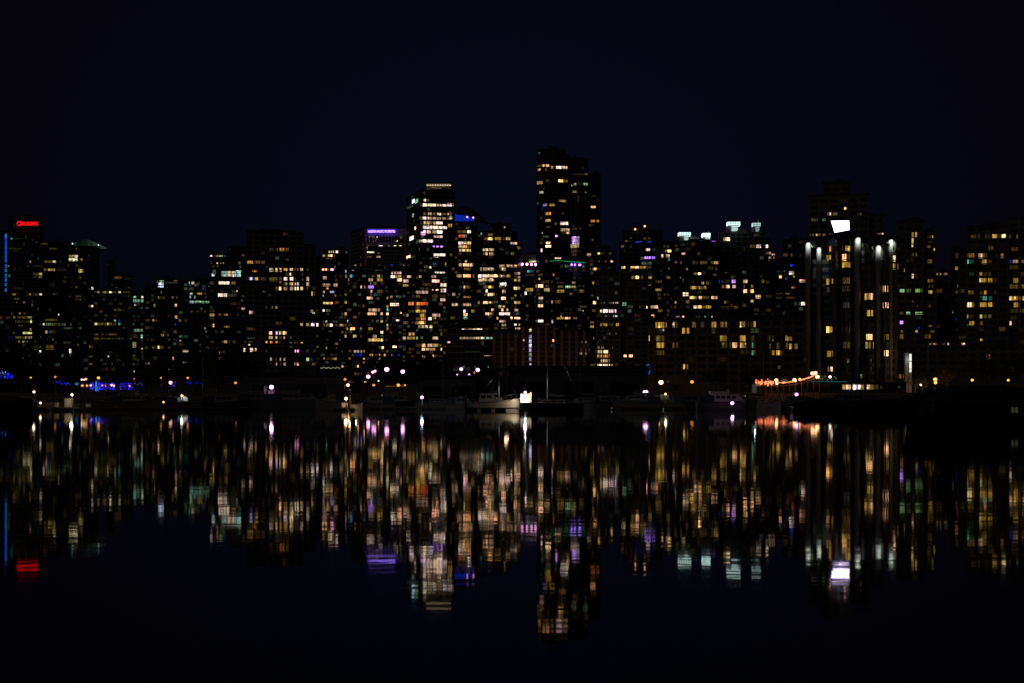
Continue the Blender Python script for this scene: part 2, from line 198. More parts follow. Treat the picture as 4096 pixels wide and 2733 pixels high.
# ---------------------------------------------------------------- lit windows read off the photograph
# region origin; then rows "centre height: x0-x1Kind ..." in 1/3.1357 of a photo pixel
LIT = """
@0 800
485 16: 135-160C 160-230d 235-262c
530 20: 445-470e 485-600o
612 18: 110-280d 617-710y 945-970y
640 14: 160-230d
710 35: 867-925w 935-975W
750 30: 865-970W 988-1010y 1012-1040w
775 25: 555-650y 655-695W 700-715d 750-770d 372-395Y
830 22: 415-535d 345-365y 95-115Y
862 14: 250-265d
877 30: 552-600y 600-690Y 730-830d
890 40: 985-1045w
930 30: 415-490y 490-528w
970 18: 415-490d 490-528w 805-870d
975 30: 1430-1525y 985-1015y
990 20: 1555-1650e
1070 40: 622-640e 655-675e
1095 25: 883-900d 940-975y
1110 30: 175-285d 1110-1145e 1148-1172W 1430-1475y 1605-1640y
1158 22: 1190-1225y 1225-1245W 1290-1335Y 1340-1370y 1372-1400W 1405-1455y 1485-1515W 1540-1635y
1185 22: 415-490y 495-525W 665-715d 158-195Y 363-392Y
1210 20: 870-885y 940-1020y 1160-1170y
1240 18: 175-240y
1250 25: 945-1020d 1290-1310c
1285 22: 205-215y 295-312Y
1330 28: 1110-1140y 1140-1168W
1380 25: 1425-1520y 1540-1560d
1220 25: 1670-1710G 1772-1797W
1265 35: 1672-1750G 1765-1800G
1318 22: 1685-1710W
1355 22: 1760-1790g 1830-1865d
@0 1250
8 20: 235-260Y 295-325y
62 25: 110-130d 170-190w 215-330y 335-400w
112 35: 190-300d 315-375y 378-400W
30 20: 730-750W 775-785y
165 20: 230-285y
215 25: 370-395Y
262 30: 160-190y 195-220b 285-400W
318 35: 110-150b 190-310y 312-400w
368 25: 225-250y 283-310w 320-350y
420 20: 380-395w
460 18: 325-350c
488 22: 495-515W
515 18: 285-310c
545 12: 270-380d
570 16: 280-295w
620 22: 285-300g 340-355g 375-390w
95 25: 570-710y
152 35: 480-520e 540-558W 575-635G 640-715y 725-820g 880-895o
198 25: 800-910g 985-1015g
245 35: 568-590w 590-612B 615-700y
310 20: 505-518g 615-630y 970-985y
340 20: 590-605y 655-675w
380 25: 685-715e 795-885g 1035-1080g
405 20: 970-985Y
440 60: 425-518d 580-670y
490 60: 870-892W
545 20: 872-886y
520 20: 475-490y
105 25: 1120-1165d 1430-1455G 1487-1505B
145 30: 1188-1220W 1230-1345y 1347-1365W 1370-1405y 1425-1460y 1485-1508C
205 22: 1548-1562W
280 25: 1185-1235y 1270-1300y 1315-1355y 1370-1460Y
330 25: 1185-1240y 1265-1420d 1440-1560e
500 20: 1350-1400d
552 18: 1353-1366W 1115-1165y
600 20: 1262-1285g
648 25: 1115-1160y 1290-1340d 1400-1415g
100 30: 1825-1870d 1912-1935Y 1950-1975y
225 30: 1685-1750G 1765-1788W
300 50: 1655-1725d 1760-1790G
330 18: 1635-1645w
405 75: 1658-1712w
460 30: 1770-1790W
560 80: 1650-1710d 1770-1800e
650 22: 1650-1700g
640 25: 1820-1840y 1857-1875w
285 30: 2020-2055Y 2095-2112y
438 35: 1905-1980y 1980-2000W 2000-2050y
540 25: 1970-1990y 2000-2010y 2108-2135Y
575 35: 2165-2190P
715 12: 2110-2130w 2165-2195y
740 14: 1675-1688W
@500 850
848 20: 610-655y
910 60: 418-482K
868 30: 392-415y 430-485G
880 30: 510-660e
860 30: 800-812G 835-870w 920-935g
1005 35: 452-464C
945 60: 970-1010c
1022 30: 815-850G 905-965Y 985-1015g
1060 30: 810-832G 870-882G 1010-1025g
1068 25: 412-430Y 430-500d 588-608Y 640-680g
1130 25: 270-300d
1125 28: 810-860G 870-1058G
1165 32: 362-378Y 625-650w
1246 12: 828-845y 900-930y 952-965y 995-1008y
1235 35: 1058-1120d
548 20: 1068-1095W 1115-1135y 1150-1180w 1185-1230G 1235-1268c
637 15: 1150-1165W 1190-1215y 1228-1240w
675 12: 1100-1125g 1155-1175y
735 60: 1100-1140g
795 50: 1088-1120K
772 68: 1208-1245G 1249-1285G 1289-1325w 1329-1365w 1369-1405G 1409-1450G
705 26: 1310-1375g
685 26: 1435-1465g
735 14: 1395-1470K
635 30: 1425-1450g
885 35: 1175-1310W 1335-1385y
990 20: 1338-1400g 1400-1410w
1035 45: 1168-1220W 1225-1278W 1283-1400e
930 18: 1045-1070y
1055 25: 1460-1495g
1105 20: 1460-1475g
1210 30: 1455-1480W 1482-1503w
535 30: 1460-1505d
@900 850
468 40: 560-600d 640-662y 685-742O 765-840y
592 25: 765-830d
625 35: 283-360Y 380-500y
680 40: 520-540c
735 25: 345-395O
722 45: 555-605w 622-660w 685-712Y
718 35: 738-780Y 800-855w 875-925y 945-1002w 1030-1045d
775 30: 760-800d 800-825W 830-848d 950-995d
833 35: 283-310e 310-362U 375-415w 435-515e
840 50: 555-600y 605-655y 685-712y
833 40: 738-782W 800-855W 878-886y
848 30: 970-985Y
835 50: 1020-1065w
878 20: 680-705O
897 35: 738-782y 800-855w 875-925w
900 45: 1022-1066w
905 25: 975-985y
955 40: 638-655y 678-705P 738-782Y 802-855w 875-922W 945-1000w 1025-1035y 1055-1063y 1100-1155d
1020 50: 1085-1100w 1110-1165d
992 25: 475-505d
1040 22: 550-565g
1190 35: 512-522y 585-598y 627-655Y
1240 32: 1075-1105w 1120-1165d
1262 20: 1098-1125U
1255 35: 305-330P 338-365U
495 28: 1300-1312w 1330-1342w 1355-1370w 1392-1415W
543 28: 1225-1250w 1262-1280y 1293-1315w 1323-1347W 1363-1380y
578 12: 1265-1310y
675 22: 1370-1382w
717 25: 1218-1240P 1250-1278P 1290-1305y 1322-1360M 1370-1380y
820 35: 1228-1272w
912 35: 1228-1275w 1275-1320w 1362-1410w
953 22: 1268-1295O
1000 28: 1228-1250w 1318-1370U
1045 20: 1375-1392O 1228-1240w
1140 30: 1228-1310w 1318-1350P
1232 30: 1225-1248W 1265-1320g
1370 25: 1228-1245y 1255-1280w 1345-1410e
1415 35: 1228-1250y 1265-1305y 1310-1350W 1370-1410e
1490 25: 1300-1340d
@600 1250
30 40: 740-808Y
28 25: 862-895y 928-975Y 1095-1120g
75 25: 750-805d
60 35: 314-340Y
152 25: 314-325B
165 40: 770-790d 785-803P
180 25: 928-1000y
175 20: 640-660d
200 25: 683-695Y
240 25: 695-715o
210 35: 1218-1315d
228 6: 1220-1310y
155 40: 1885-1940w 1962-2002w 2020-2060W 2064-2112W
258 38: 1495-1532P 1568-1598U 1618-1648w 1668-1695P 1700-1715w
315 35: 1490-1540w 1567-1598w 1625-1645d 1672-1692w 1755-1775d
372 28: 1450-1475P 1503-1537O 1562-1600O 1625-1635y
380 12: 1740-1778y 1812-1850y 1892-1937O
432 18: 1738-1778y 2090-2112y
485 28: 1818-1865M 1965-1985g 2055-2080g 1450-1478e
470 45: 1172-1192W 1198-1215U 1255-1305W 1315-1338w
410 22: 1233-1255W
370 30: 1190-1205g 1225-1290d 750-810d 895-935d 935-965w 990-1000g 1030-1075d
355 16: 370-395w
324 8: 1220-1320g 1390-1408c
485 28: 410-465w 465-480C
512 32: 862-880w 790-815e
525 25: 560-575Y
628 28: 405-450w 450-485y
440 25: 700-740d
590 40: 1508-1530w 1575-1590e 1625-1640w 1677-1698w 1962-1998G 2020-2038c
648 35: 1580-1592w 1632-1640y 1672-1698w 1810-1835Y 1835-1862P 2030-2075y
405 22: 625-635g
435 18: 640-648c
485 22: 623-633y
580 22: 2175-2190Y
@1200 1300
187 20: 495-510g
240 25: 314-322g
290 22: 325-340G 450-470g
425 28: 325-400d 410-460Y
@1350 700
315 35: 1083-1110W 1120-1150g
330 50: 935-970K 974-1010G
375 38: 1040-1065y 1072-1125W 1135-1180W 1190-1240W 1250-1305w 1315-1365W 1375-1430W 1432-1455w
400 30: 880-950g
430 25: 1135-1150g
485 38: 1075-1110y 1135-1180w 1190-1245y 1253-1300W 1310-1365y 1380-1400w 1405-1435y
508 45: 938-958G
540 38: 1030-1060y 1068-1115W 1130-1180w 1190-1245w 1253-1300w 1310-1360w 1372-1395g 1402-1440w
600 38: 1040-1055g 1080-1110w 1118-1165w 1170-1185g 1195-1235w 1238-1320W
658 38: 1072-1120W 1125-1190W 1194-1260W 1270-1320W 1324-1370W
668 40: 968-985W
715 38: 1075-1105W 1120-1170w 1190-1240w 1245-1315W
735 40: 1045-1100M
775 25: 1050-1080y 1208-1300w 1300-1320W
795 50: 905-955W
835 48: 1070-1130W 1134-1195W
835 45: 985-1020g 1024-1065w
870 30: 890-915e
902 25: 1195-1220V 1235-1265V 1285-1325V
1010 45: 1208-1275W 1279-1350W
1035 48: 862-915W 915-975c
1060 40: 1145-1180g
1125 45: 1190-1250c 1350-1363w
1228 25: 1222-1345W 1350-1363g
635 40: 1390-1410O 1415-1435Y
715 35: 1500-1560y 1565-1630y 1632-1670W
768 35: 1520-1570R 1570-1620w
820 28: 1600-1615Y
858 38: 1520-1575W 1580-1640w 1640-1675P
903 35: 1520-1575w 1578-1620P 1625-1672y
948 35: 1525-1560w 1562-1600P 1602-1672w
1085 25: 1600-1620w
1130 38: 1525-1563w 1575-1625P 1629-1680P 1682-1698w
1182 35: 1585-1672y 1435-1470y
1005 28: 1415-1435Y
705 25: 1798-1810C
765 32: 1760-1795e
745 22: 1900-1945y
800 35: 1838-1875y 1880-1945Y 1975-2050Y 2078-2092y 2118-2165w
655 18: 2090-2105P
855 28: 2170-2190U
940 32: 1825-1860w 1862-1890P 1905-1960w
992 35: 1828-1858y 1860-1885P 1905-1962w 2175-2190y
1140 30: 2060-2100w 2120-2190w
1182 40: 1790-1810w 1825-1880w 1900-1960w 2025-2060d 2062-2105w
775 25: 390-412Y 430-450y 455-465y 490-502w
830 15: 395-405y 440-452w 470-482y 740-760W
882 20: 370-400y 430-450y 520-560W 635-648w 705-735W 770-800W
915 18: 350-375W
970 14: 350-460W
980 18: 500-530y
1027 20: 375-430y 490-540w
1133 14: 215-235w 510-545g 670-690B 825-840w 870-910d
1160 22: 1150-1175P
1210 30: 178-212P 95-115U 310-330w 510-570e
1230 30: 680-692w 712-735w 750-800w
@1350 1100
18 40: 98-115Y 155-185C 500-530w 535-570g
22 30: 668-720W 725-800Y 865-930w 1022-1052Y 1180-1235w
15 40: 1497-1555w 1577-1622P 1626-1670P 1695-1715y 1765-1810W 1814-1860W 1862-1900P 1905-1960w 1968-2000P 2020-2095y 2125-2165Y
62 35: 130-142w 390-445w 497-570Y 750-805P 1765-1860w 1862-1885w 1903-1955w
75 40: 820-888w 1185-1275P
108 35: 128-143y 410-430g 450-490y 1768-1860e
125 42: 1293-1328W 1331-1365W 2025-2040w 2045-2110W
120 28: 1065-1180d
132 28: 820-888Y
152 35: 185-235d 288-310w 338-348Y 385-455V 1525-1555d 1583-1600w 1600-1665y 1828-1885y 1890-1925P 1925-1962Y 2025-2100e
195 42: 1295-1330w 1335-1365W
205 35: 412-435w 497-570y 1860-1885P 2065-2105w
215 38: 985-1018w 1022-1055w 1062-1097w 1101-1135w
190 16: 1185-1200P 1235-1270P
245 35: 90-115y 408-430y 452-490c 497-550e 1440-1475w 1838-1895y 1897-1965W
265 40: 1190-1255y 1290-1355d
290 32: 370-400P 400-442w 617-637Y
275 25: 665-690w 735-800g 1495-1525y 1580-1670Y
300 32: 2055-2105P
310 38: 1070-1120d 1190-1245e 1290-1350w
345 28: 90-115Y 390-445g
325 20: 700-735g
350 35: 1762-1785Y 1828-1885P 1903-1925P 1928-1955y
360 40: 890-955O 980-1040O 1044-1098R 1100-1130R
372 35: 662-715W 718-770W 1435-1505w 1508-1522c 1575-1620w 1624-1672w 190-240g
398 35: 615-637Y 2020-2040w 2045-2100w
410 28: 975-1030o
440 35: 120-142y 390-435w 439-490w 497-530O 617-637C 2055-2080P 2120-2140w 1930-1960P
455 32: 890-960d 975-1040Y 1044-1110Y 1678-1715Y 1580-1610M 1610-1630y
475 25: 785-805P
490 35: 48-75c 90-115Y 375-445P 447-488w 535-568w 610-640W 1855-1885P 1905-1925w 2025-2075P 2079-2125P 2125-2165w
497 28: 1580-1630P
507 38: 820-860d 862-888w 1190-1238w 1242-1290w 1035-1105Y
540 30: 617-637y 540-565c 1580-1630G 1415-1475y 1198-1235Y 2170-2190W
550 35: 985-1030y 1040-1105O 1138-1180W 685-740e
570 22: 735-770P 770-790B
582 30: 535-568w 122-142G 2035-2105w
600 35: 820-885y 975-1028Y 1030-1080P 1083-1105Y 1200-1260d
632 28: 20-40w 45-75w 88-115y 615-637w 2060-2110w
650 35: 1015-1035w 1040-1088w 1092-1135w 1150-1190w 750-815e
672 25: 1560-1590W 1590-1645w 1648-1700w 1700-1755W 1758-1815W 1840-1890g
676 34: 118-140w 160-215P 285-308Y 388-440Y 617-637Y
692 28: 822-855e
720 28: 45-72y 92-115e 535-570P
742 35: 822-855d 895-965Y 1292-1315y
770 35: 90-115w 190-235w 290-300y 445-490w
795 38: 820-855w 865-918Y 921-970Y 980-1008G 1195-1258w
792 25: 1530-1600w 1604-1700w 1704-1795w 1800-1825W 1830-1850G 1860-1910G 1915-1960G
818 38: 385-445w 447-490P 495-535Y 535-570w
845 18: 1372-1412M
885 40: 975-1060d 1060-1105P 1130-1185w 1190-1260w
900 28: 690-740W 755-815g 822-855d 1330-1355y
912 30: 518-545g 555-578P
936 38: 1058-1100P 1105-1148w 1152-1190w 1192-1225Y 1290-1312w 822-855e 895-965d
960 28: 50-65d 205-235w 245-272w 292-312w 328-342y 617-635y
1005 25: 182-205g 215-270b 285-303B 405-445Y 470-492y 520-545O 583-600P 672-690w 758-780B
1018 28: 1195-1215P 1218-1260y
1030 35: 1062-1105w 820-855y
1052 22: 322-340W 517-537U
1078 14: 830-848w
1102 22: 320-342O 55-95e
1148 30: 50-75w 222-245d 247-262P 290-300e 468-482y
1240 30: 210-230y 240-270y 290-300d
1345 22: 110-200w 335-360w
970 14: 1600-1790g
1015 8: 1840-1930w
1155 18: 1550-1600g 1710-1740g 1888-1898G
@1950 560
322 28: 630-685y 690-722P 735-775P
345 30: 798-825Y 828-860e 862-930W 934-1000W
370 30: 632-668Y
515 35: 740-775d 888-945P 950-1005y
538 35: 622-690Y
610 20: 700-720e
660 32: 655-700w
765 25: 897-985Y
815 30: 700-745U 778-840Y
850 70: 683-695b
925 35: 730-765O 765-795O
980 25: 668-680g
1010 30: 728-790w
1048 35: 842-872y 915-960W 964-1010W
1090 25: 735-795d
1128 35: 918-970w 974-1025w
1115 16: 1070-1120y 1135-1175y
1170 25: 930-990d 990-1025P 683-692G
1215 25: 697-780g
1208 24: 852-880M
1292 25: 735-785P 655-690d
1335 30: 730-795W
1385 40: 665-688W
428 20: 1060-1220d 1225-1255Y
555 25: 1085-1110G 1150-1180d 1200-1255G
570 25: 1055-1062w
650 25: 1065-1110Y 1110-1130y
655 10: 1222-1242w
705 10: 1305-1355d
842 25: 1300-1355P
1018 28: 1298-1345O 1370-1398O
1258 95: 1062-1108V 1110-1155U
1330 40: 1045-1145w
1390 60: 1050-1120d
1440 30: 1060-1120d 1250-1300w 800-840e
1255 25: 1305-1330y
1425 20: 1385-1410P
1485 18: 845-920P
1525 22: 1390-1410d 1465-1495y 1548-1570P
1190 30: 5-65y
1240 30: 8-65P 92-165Y 195-210y 232-285Y
1298 30: 288-330U 340-370P 375-410Y
1385 28: 22-80w
@1950 1000
45 30: 22-80w 290-330y
202 28: 150-220w 245-320w 335-372P
240 30: 5-80w 140-160e 180-222w 1285-1300y 1325-1370P 1385-1430e
268 26: 500-540C 550-575c
295 30: 340-370w 378-408w
315 28: 820-838O 635-695d 475-590e
332 30: 5-75P 75-125P 137-220w 240-282Y
345 28: 340-375d 380-410w
365 24: 640-660Y
384 30: 5-20w 22-78w 335-365w 380-410w
400 35: 710-770d 790-822e
415 30: 870-960d 1060-1100w 1315-1335Y
430 38: 145-165w 175-235W
455 42: 588-620Y 632-695P
465 30: 5-80y 140-210d 880-950y 978-1040G 1045-1108w
482 35: 330-372P 378-408w
500 40: 478-570Y 712-775w 790-820d
518 35: 870-965Y 1125-1140d 1155-1210Y
530 25: 185-225w
545 35: 468-490W 500-555e
562 35: 5-30W 32-82w 112-120y
575 28: 342-362w 412-425y 1290-1325d
607 35: 175-228P 640-695w 1372-1392w
650 42: 640-695e 790-820w 850-915y 590-610d
662 35: 5-75w 335-372w 378-408Y 1325-1360P
665 20: 1425-1480c 1525-1565g 1575-1640w
680 42: 1690-1740G
702 35: 590-615d 635-695P 480-510d
714 36: 137-165w 168-220y 340-360d
712 20: 1155-1240y
755 30: 50-80w 175-198P 240-258w 340-385w
768 40: 1415-1432w 1435-1475W 1480-1545W 1549-1615W
765 20: 1193-1205w 795-815d
805 38: 5-20P 22-72y 150-215W 219-285W 340-405g
830 20: 1460-1530e 1575-1630U 918-930w
858 28: 115-135P 290-315P 335-408P 870-965Y 968-1038P 1075-1120y
892 28: 592-620g 635-697W
895 45: 797-825w
900 30: 150-225w
938 20: 80-150d 180-230w 335-365W 390-405w
938 35: 1415-1500Y 1520-1590d 1613-1645Y
910 25: 1290-1335y
962 28: 1288-1333Y
985 20: 175-235y 335-355P 365-408w
1010 35: 522-550w
1090 42: 522-550U
1146 42: 522-550U
1202 42: 522-550U
1258 42: 522-550U
1314 42: 522-550U
1370 42: 522-550U
1435 22: 522-550U
1075 24: 430-452g 355-375e
1133 24: 438-462w
1190 20: 440-450e
1245 22: 440-462g
1428 18: 430-440g
1138 28: 815-845P
1203 35: 795-810c 815-830c
1105 20: 5-30G 50-80G
1050 18: 1505-1540y 1600-1625g
1110 35: 1325-1338y
1158 28: 1170-1195y 1212-1243Y
1253 30: 1160-1180y 1210-1243y 1262-1285e
1300 30: 1158-1185w 1212-1243w
1225 25: 1385-1405y 1430-1460w 1565-1572y
1278 38: 1352-1372g 1382-1420w 1424-1460w 1465-1515W
1332 32: 1365-1410Y 1414-1460Y 1465-1528O
1390 35: 1420-1470w 1474-1530w
1443 18: 1290-1350y 1352-1400w 1400-1465W 1469-1535W 1550-1568w
1330 30: 1710-1745P 1775-1820P
@2450 850
370 28: 158-195O
320 20: 220-240y
425 35: 108-148y 785-810d
467 30: 420-470W 505-532c
518 25: 870-915w
487 35: 660-690Y 692-735P
545 35: 612-635P 672-715w
568 28: 405-440V 450-480V 490-532V
595 30: 695-725C
620 28: 785-805Y
630 35: 1100-1140y 1144-1185y 1240-1270y 1273-1325Y 1000-1070d 850-870y
640 38: 370-490g
692 30: 115-165w 228-278P 282-330P 335-425Y 435-490e
705 22: 700-712w
712 42: 925-945y 1285-1320d
772 32: 1010-1035y 1038-1062w 1075-1110P
785 22: 1255-1300y
815 35: 240-285Y 290-332P 350-380y 430-490Y 675-725y
755 10: 1400-1440y
820 16: 845-858w
850 40: 875-900g
868 30: 540-620y
865 40: 1325-1345B 1365-1470e 1497-1540V 1640-1690w 1868-1905y
890 40: 1115-1145w 1175-1210y
910 25: 450-485y
930 38: 1370-1430y 1430-1468P 1505-1550w 1645-1660y 1740-1772y
948 45: 975-1060Y 1080-1095w 1095-1180y
970 30: 540-612Y
988 42: 1642-1685P 1730-1775P
1027 45: 885-915W 918-952w 562-605d
1060 45: 1795-1830w 1832-1855P
1072 40: 972-1010P 1010-1060w 1085-1125P 1130-1210y 1243-1275P 1280-1315w 570-610d
1113 30: 1735-1775w
1130 30: 1400-1415w 1420-1455d 675-705e 785-800w
1187 38: 480-530w 535-570P 1015-1065w 1075-1115P 1120-1165y 1170-1235Y 760-800y 335-360y
1190 28: 1525-1572y 1360-1465d 425-440P
1232 30: 570-625y
1300 35: 490-520P
1308 15: 795-840w 875-900P 1045-1065y 1085-1098y 1155-1165G 1240-1250w
1308 26: 1928-1960P
1388 70: 540-600Y 603-675Y 755-785w 788-815y 1000-1060y 1110-1150d 1245-1300Y 1357-1435y 1578-1615w 1618-1665y 1700-1745d 1765-1795Y
1485 70: 875-960Y 1245-1290d
1475 28: 630-655w
1405 30: 45-80Y
1018 8: 2055-2100y 2170-2190Y
805 40: 2090-2130P
425 38: 1725-1755y 1757-1795y 1805-1860W 1887-1952W
335 42: 1390-1430w 1432-1475W
510 30: 1905-1950y 1960-1985w
528 22: 1990-2035w
568 24: 1960-2020w 2020-2030O
605 20: 1955-1970y
@2450 1150
640 70: 445-467w 545-600y 602-660d 1350-1390Y 1392-1435y 1592-1670Y 1725-1780d 1945-2020d 2170-2195Y
725 65: 555-605Y 607-663Y 752-785y 788-825y 1370-1440d 1472-1485y 1502-1560P 1585-1630Y 1632-1675y 1712-1753d 1755-1762C 1764-1790d 2055-2085d 2175-2195y
820 58: 545-600d 602-645y 1748-1760C 1765-1795y 1980-2005Y 2010-2028Y 2055-2095Y 2100-2140y
995 60: 885-910Y 913-945y
1000 40: 2070-2110d
@3050 700
235 22: 985-995e
420 28: 1025-1050P
490 35: 820-860W 880-935y 1190-1245d
565 35: 610-640d 645-715e 750-795g
755 32: 670-720w 755-795y 830-868w 620-640y 585-600y
738 15: 1430-1500y 1500-1540W
925 75: 1003-1045y 1047-1095Y 835-865O
850 75: 835-880c 884-930e
1035 85: 1003-1050P 1052-1085y
1045 75: 795-827Y 829-860Y
1130 75: 1003-1050Y 1052-1098Y
1050 75: 1630-1700P
1150 75: 1632-1665Y 1668-1702Y
1340 75: 798-850Y 868-885Y
1325 75: 1012-1090y
1425 70: 1008-1095d
1440 60: 810-860d
1430 80: 1515-1570P
1525 80: 1285-1335Y 1337-1382P
750 60: 1872-1890Y 1890-1935Y
822 60: 1872-1893w
880 50: 1870-1890W
1000 40: 1875-1942y 255-320d 355-380y
775 30: 2070-2110d 2125-2140w
840 30: 2075-2130d
895 40: 2065-2110y
935 32: 2145-2190w
1090 58: 2072-2098y 2100-2130y
1195 40: 1775-1800Y
1270 55: 1872-1900W 1905-1945d
1240 26: 2160-2190Y
1135 24: 345-388B
1230 40: 335-370W 370-392w
1278 38: 208-248P
1278 20: 380-400w
1210 24: 180-230c 265-285g
1300 28: 285-320c
1330 38: 460-500P 500-550w
1330 42: 2075-2095Y 2100-2140y
1400 32: 2080-2140d
1450 45: 1720-1790G 1794-1860g 1905-1970G 1974-2035g
1470 38: 2080-2130w
1410 26: 365-400O
1490 12: 175-300y 300-335Y
@3050 1150
130 18: 170-280d 300-400o
205 42: 455-480g 485-545W 395-430g
270 38: 458-520g 522-580w
368 26: 45-82P
403 14: 300-325w 375-420g
322 75: 1315-1385Y
228 80: 1515-1575P
220 72: 1018-1090e
325 35: 1725-1770y 1785-1850G 1910-2040G
435 50: 1725-1765V
530 78: 802-850P 852-878Y 1010-1052d 1054-1092y
555 38: 1728-1765y 2110-2150y 1910-1945w
622 70: 1307-1375P 1530-1578y 1725-1765y
725 78: 1297-1345Y 1347-1390Y 1020-1092d
835 75: 680-717Y 812-840Y 845-880Y
825 72: 1530-1578P
915 68: 685-712y 1030-1090d 510-555d
1025 58: 820-850y 855-880W 680-700e
645 50: 290-370y 505-522Y
740 65: 90-100y 175-215d 295-335y 338-372Y 405-440y
820 60: 230-250y
1115 48: 1702-1740O 1765-1790O 1185-1250g
1250 58: 1003-1040Y 1045-1075w 1078-1110w 1135-1165W 1169-1200U 1204-1235W 1239-1275w 1310-1350w 1354-1395y 1400-1450d
1250 30: 1480-1500d 1700-1725c 1830-1850g
365 60: 1895-1910y
510 22: 1950-1975B
175 32: 1880-1898y
235 32: 1935-1950y 2085-2110y
485 16: 2085-2120O
710 20: 2090-2110g 2140-2170O
@3500 850
300 50: 1200-1320d 1385-1440d 1468-1530Y 1545-1580y 1590-1640W 1670-1700y 1775-1795y
460 42: 1710-1810y
545 60: 1010-1050y 1135-1215y 1218-1248Y 1300-1345w 1345-1410y 1520-1545d 1578-1612Y
622 56: 1130-1180C 1180-1240c 1325-1350y 1350-1400w 1410-1465d
615 38: 1690-1720B 1730-1812w 1840-1869y
690 50: 1685-1815d
705 48: 1005-1052Y
610 40: 898-910C
765 26: 750-790Y 810-830w 845-910w
772 42: 1185-1235c 1310-1345Y 1375-1460d
855 58: 1310-1330W 1330-1400Y 1404-1470Y 1495-1525d 1735-1815Y
930 48: 1035-1055Y 1690-1820y 1845-1869y
1005 45: 1170-1240y 1320-1345y 1370-1410O 1495-1520d 1005-1050y
1077 50: 1320-1350c 1350-1410C 1410-1470c 1670-1710W 1710-1765Y 1769-1825Y 1850-1869Y
1160 60: 1145-1215W 1215-1250y 1318-1390Y 1394-1470Y 1740-1815Y
1235 45: 1705-1835d 1850-1869y
1250 30: 972-985C
1305 45: 1145-1168Y 1190-1245d 1315-1350w 1370-1400g 1405-1460y
1390 50: 1185-1245Y 1320-1355y 1690-1712W 1738-1755d 1800-1820d
1470 30: 1020-1060d
1340 22: 1010-1028B
1415 22: 1155-1170C
@3400 1300
400 60: 1710-1740y 1745-1755Y
185 26: 1635-1660w
240 26: 990-1015w 1045-1095g 1155-1195g 1220-1240w 1400-1440w
"""
WIN = []
for ln in LIT.strip().splitlines():
    if ln[0] == '@': ox, oy = map(float, ln[1:].split()); continue
    hd, bd = ln.split(':'); yc, hh = map(float, hd.split())
    for t in bd.split():
        a, b = t[:-1].split('-'); s = 3.1357
        WIN.append([ox+float(a)/s, ox+float(b)/s, oy+(yc-hh/2)/s, oy+(yc+hh/2)/s, t[-1]])
WIN.append([1543, 1624, 1541, 1548, 'o'])  # lamplit pavilion soffit, put in as a glowing pane
# ---------------------------------------------------------------- setting
GZ = 2.6
g = MB(); g.box(-1400, 1500, 470, 9000, -6, GZ); o = g.build('ground', MT['ground']); tag(o, 'dark flat city land behind the seawall', kind='structure')
g = MB(); g.box(-1400, 1500, 466, 470, -6, GZ+.5); g.build('seawall', MT['stone']); tag(bpy.data.objects['seawall'], 'long stone seawall along the far shore', 'wall')
g = MB(); g.box(-1400, 1500, 470.01, 478, GZ+.02, GZ+.14); o = g.build('seawall_path', MT['conc']); tag(o, 'paved path along the top of the seawall', kind='structure')
wm = bpy.data.materials.new('still_water'); wm.use_nodes = True; nt = wm.node_tree; b = nt.nodes['Principled BSDF']
b.inputs['Base Color'].default_value = (.0012, .002, .003, 1); b.inputs['IOR'].default_value = 1.333; b.inputs['Roughness'].default_value = .03
tc = nt.nodes.new('ShaderNodeTexCoord'); bp_prev = None
for sx, sy, dist, det in ((.5, .8, .0021, 2), (1.1, 1.9, .0008, 1)):
    mp = nt.nodes.new('ShaderNodeMapping'); mp.inputs['Scale'].default_value = (sx, sy, 1)
    nz = nt.nodes.new('ShaderNodeTexNoise'); nz.inputs['Scale'].default_value = 1; nz.inputs['Detail'].default_value = det
    bp = nt.nodes.new('ShaderNodeBump'); bp.inputs['Distance'].default_value = dist; bp.inputs['Strength'].default_value = 1
    nt.links.new(tc.outputs['Object'], mp.inputs[0]); nt.links.new(mp.outputs[0], nz.inputs['Vector']); nt.links.new(nz.outputs['Fac'], bp.inputs['Height'])
    if bp_prev: nt.links.new(bp_prev.outputs[0], bp.inputs['Normal'])
    bp_prev = bp
nt.links.new(bp_prev.outputs[0], b.inputs['Normal'])
g = MB(); g.poly([(-1400, -60, 0), (1500, -60, 0), (1500, 467, 0), (-1400, 467, 0)])
o = g.build('water', wm); tag(o, 'still black harbour water mirroring the city lights', kind='structure')

# ---------------------------------------------------------------- buildings
def footprint(x0, x1, Y, shape, d):
    """plan outline (counter-clockwise) whose front shows between photo columns x0 and x1 at depth Y"""
    if shape.startswith('L'):
        xc, dl, dr = [float(v) for v in shape[1:].split(',')]
        A = Vector((PX(x0, Y+dl), Y+dl)); C = Vector((PX(xc, Y), Y)); B = Vector((PX(x1, Y+dr), Y+dr)); D = A+B-C
        return [A, C, B, D], C
    xm = (x0+x1)/2; th = math.atan((xm-2048)/FPX); r = Vector((math.cos(th), -math.sin(th))); f = Vector((math.sin(th), math.cos(th)))
    c = Vector((PX(xm, Y), Y))
    def hit(px):
        a = math.atan((px-2048)/FPX); u = Vector((math.sin(a), math.cos(a))); t = c.dot(f)/u.dot(f); return u*t
    A, B = hit(x0), hit(x1); w = (B-A).length
    if shape[0] == 'c':
        bl = float(shape[1:] or 4); n = 8; front = []
        for i in range(n+1):
            t = i/n; front.append(A+(B-A)*t-f*(bl*(1-(2*t-1)**2)))
        return front+[B+f*d, A+f*d], c
    return [A, B, B+f*d, A+f*d], c

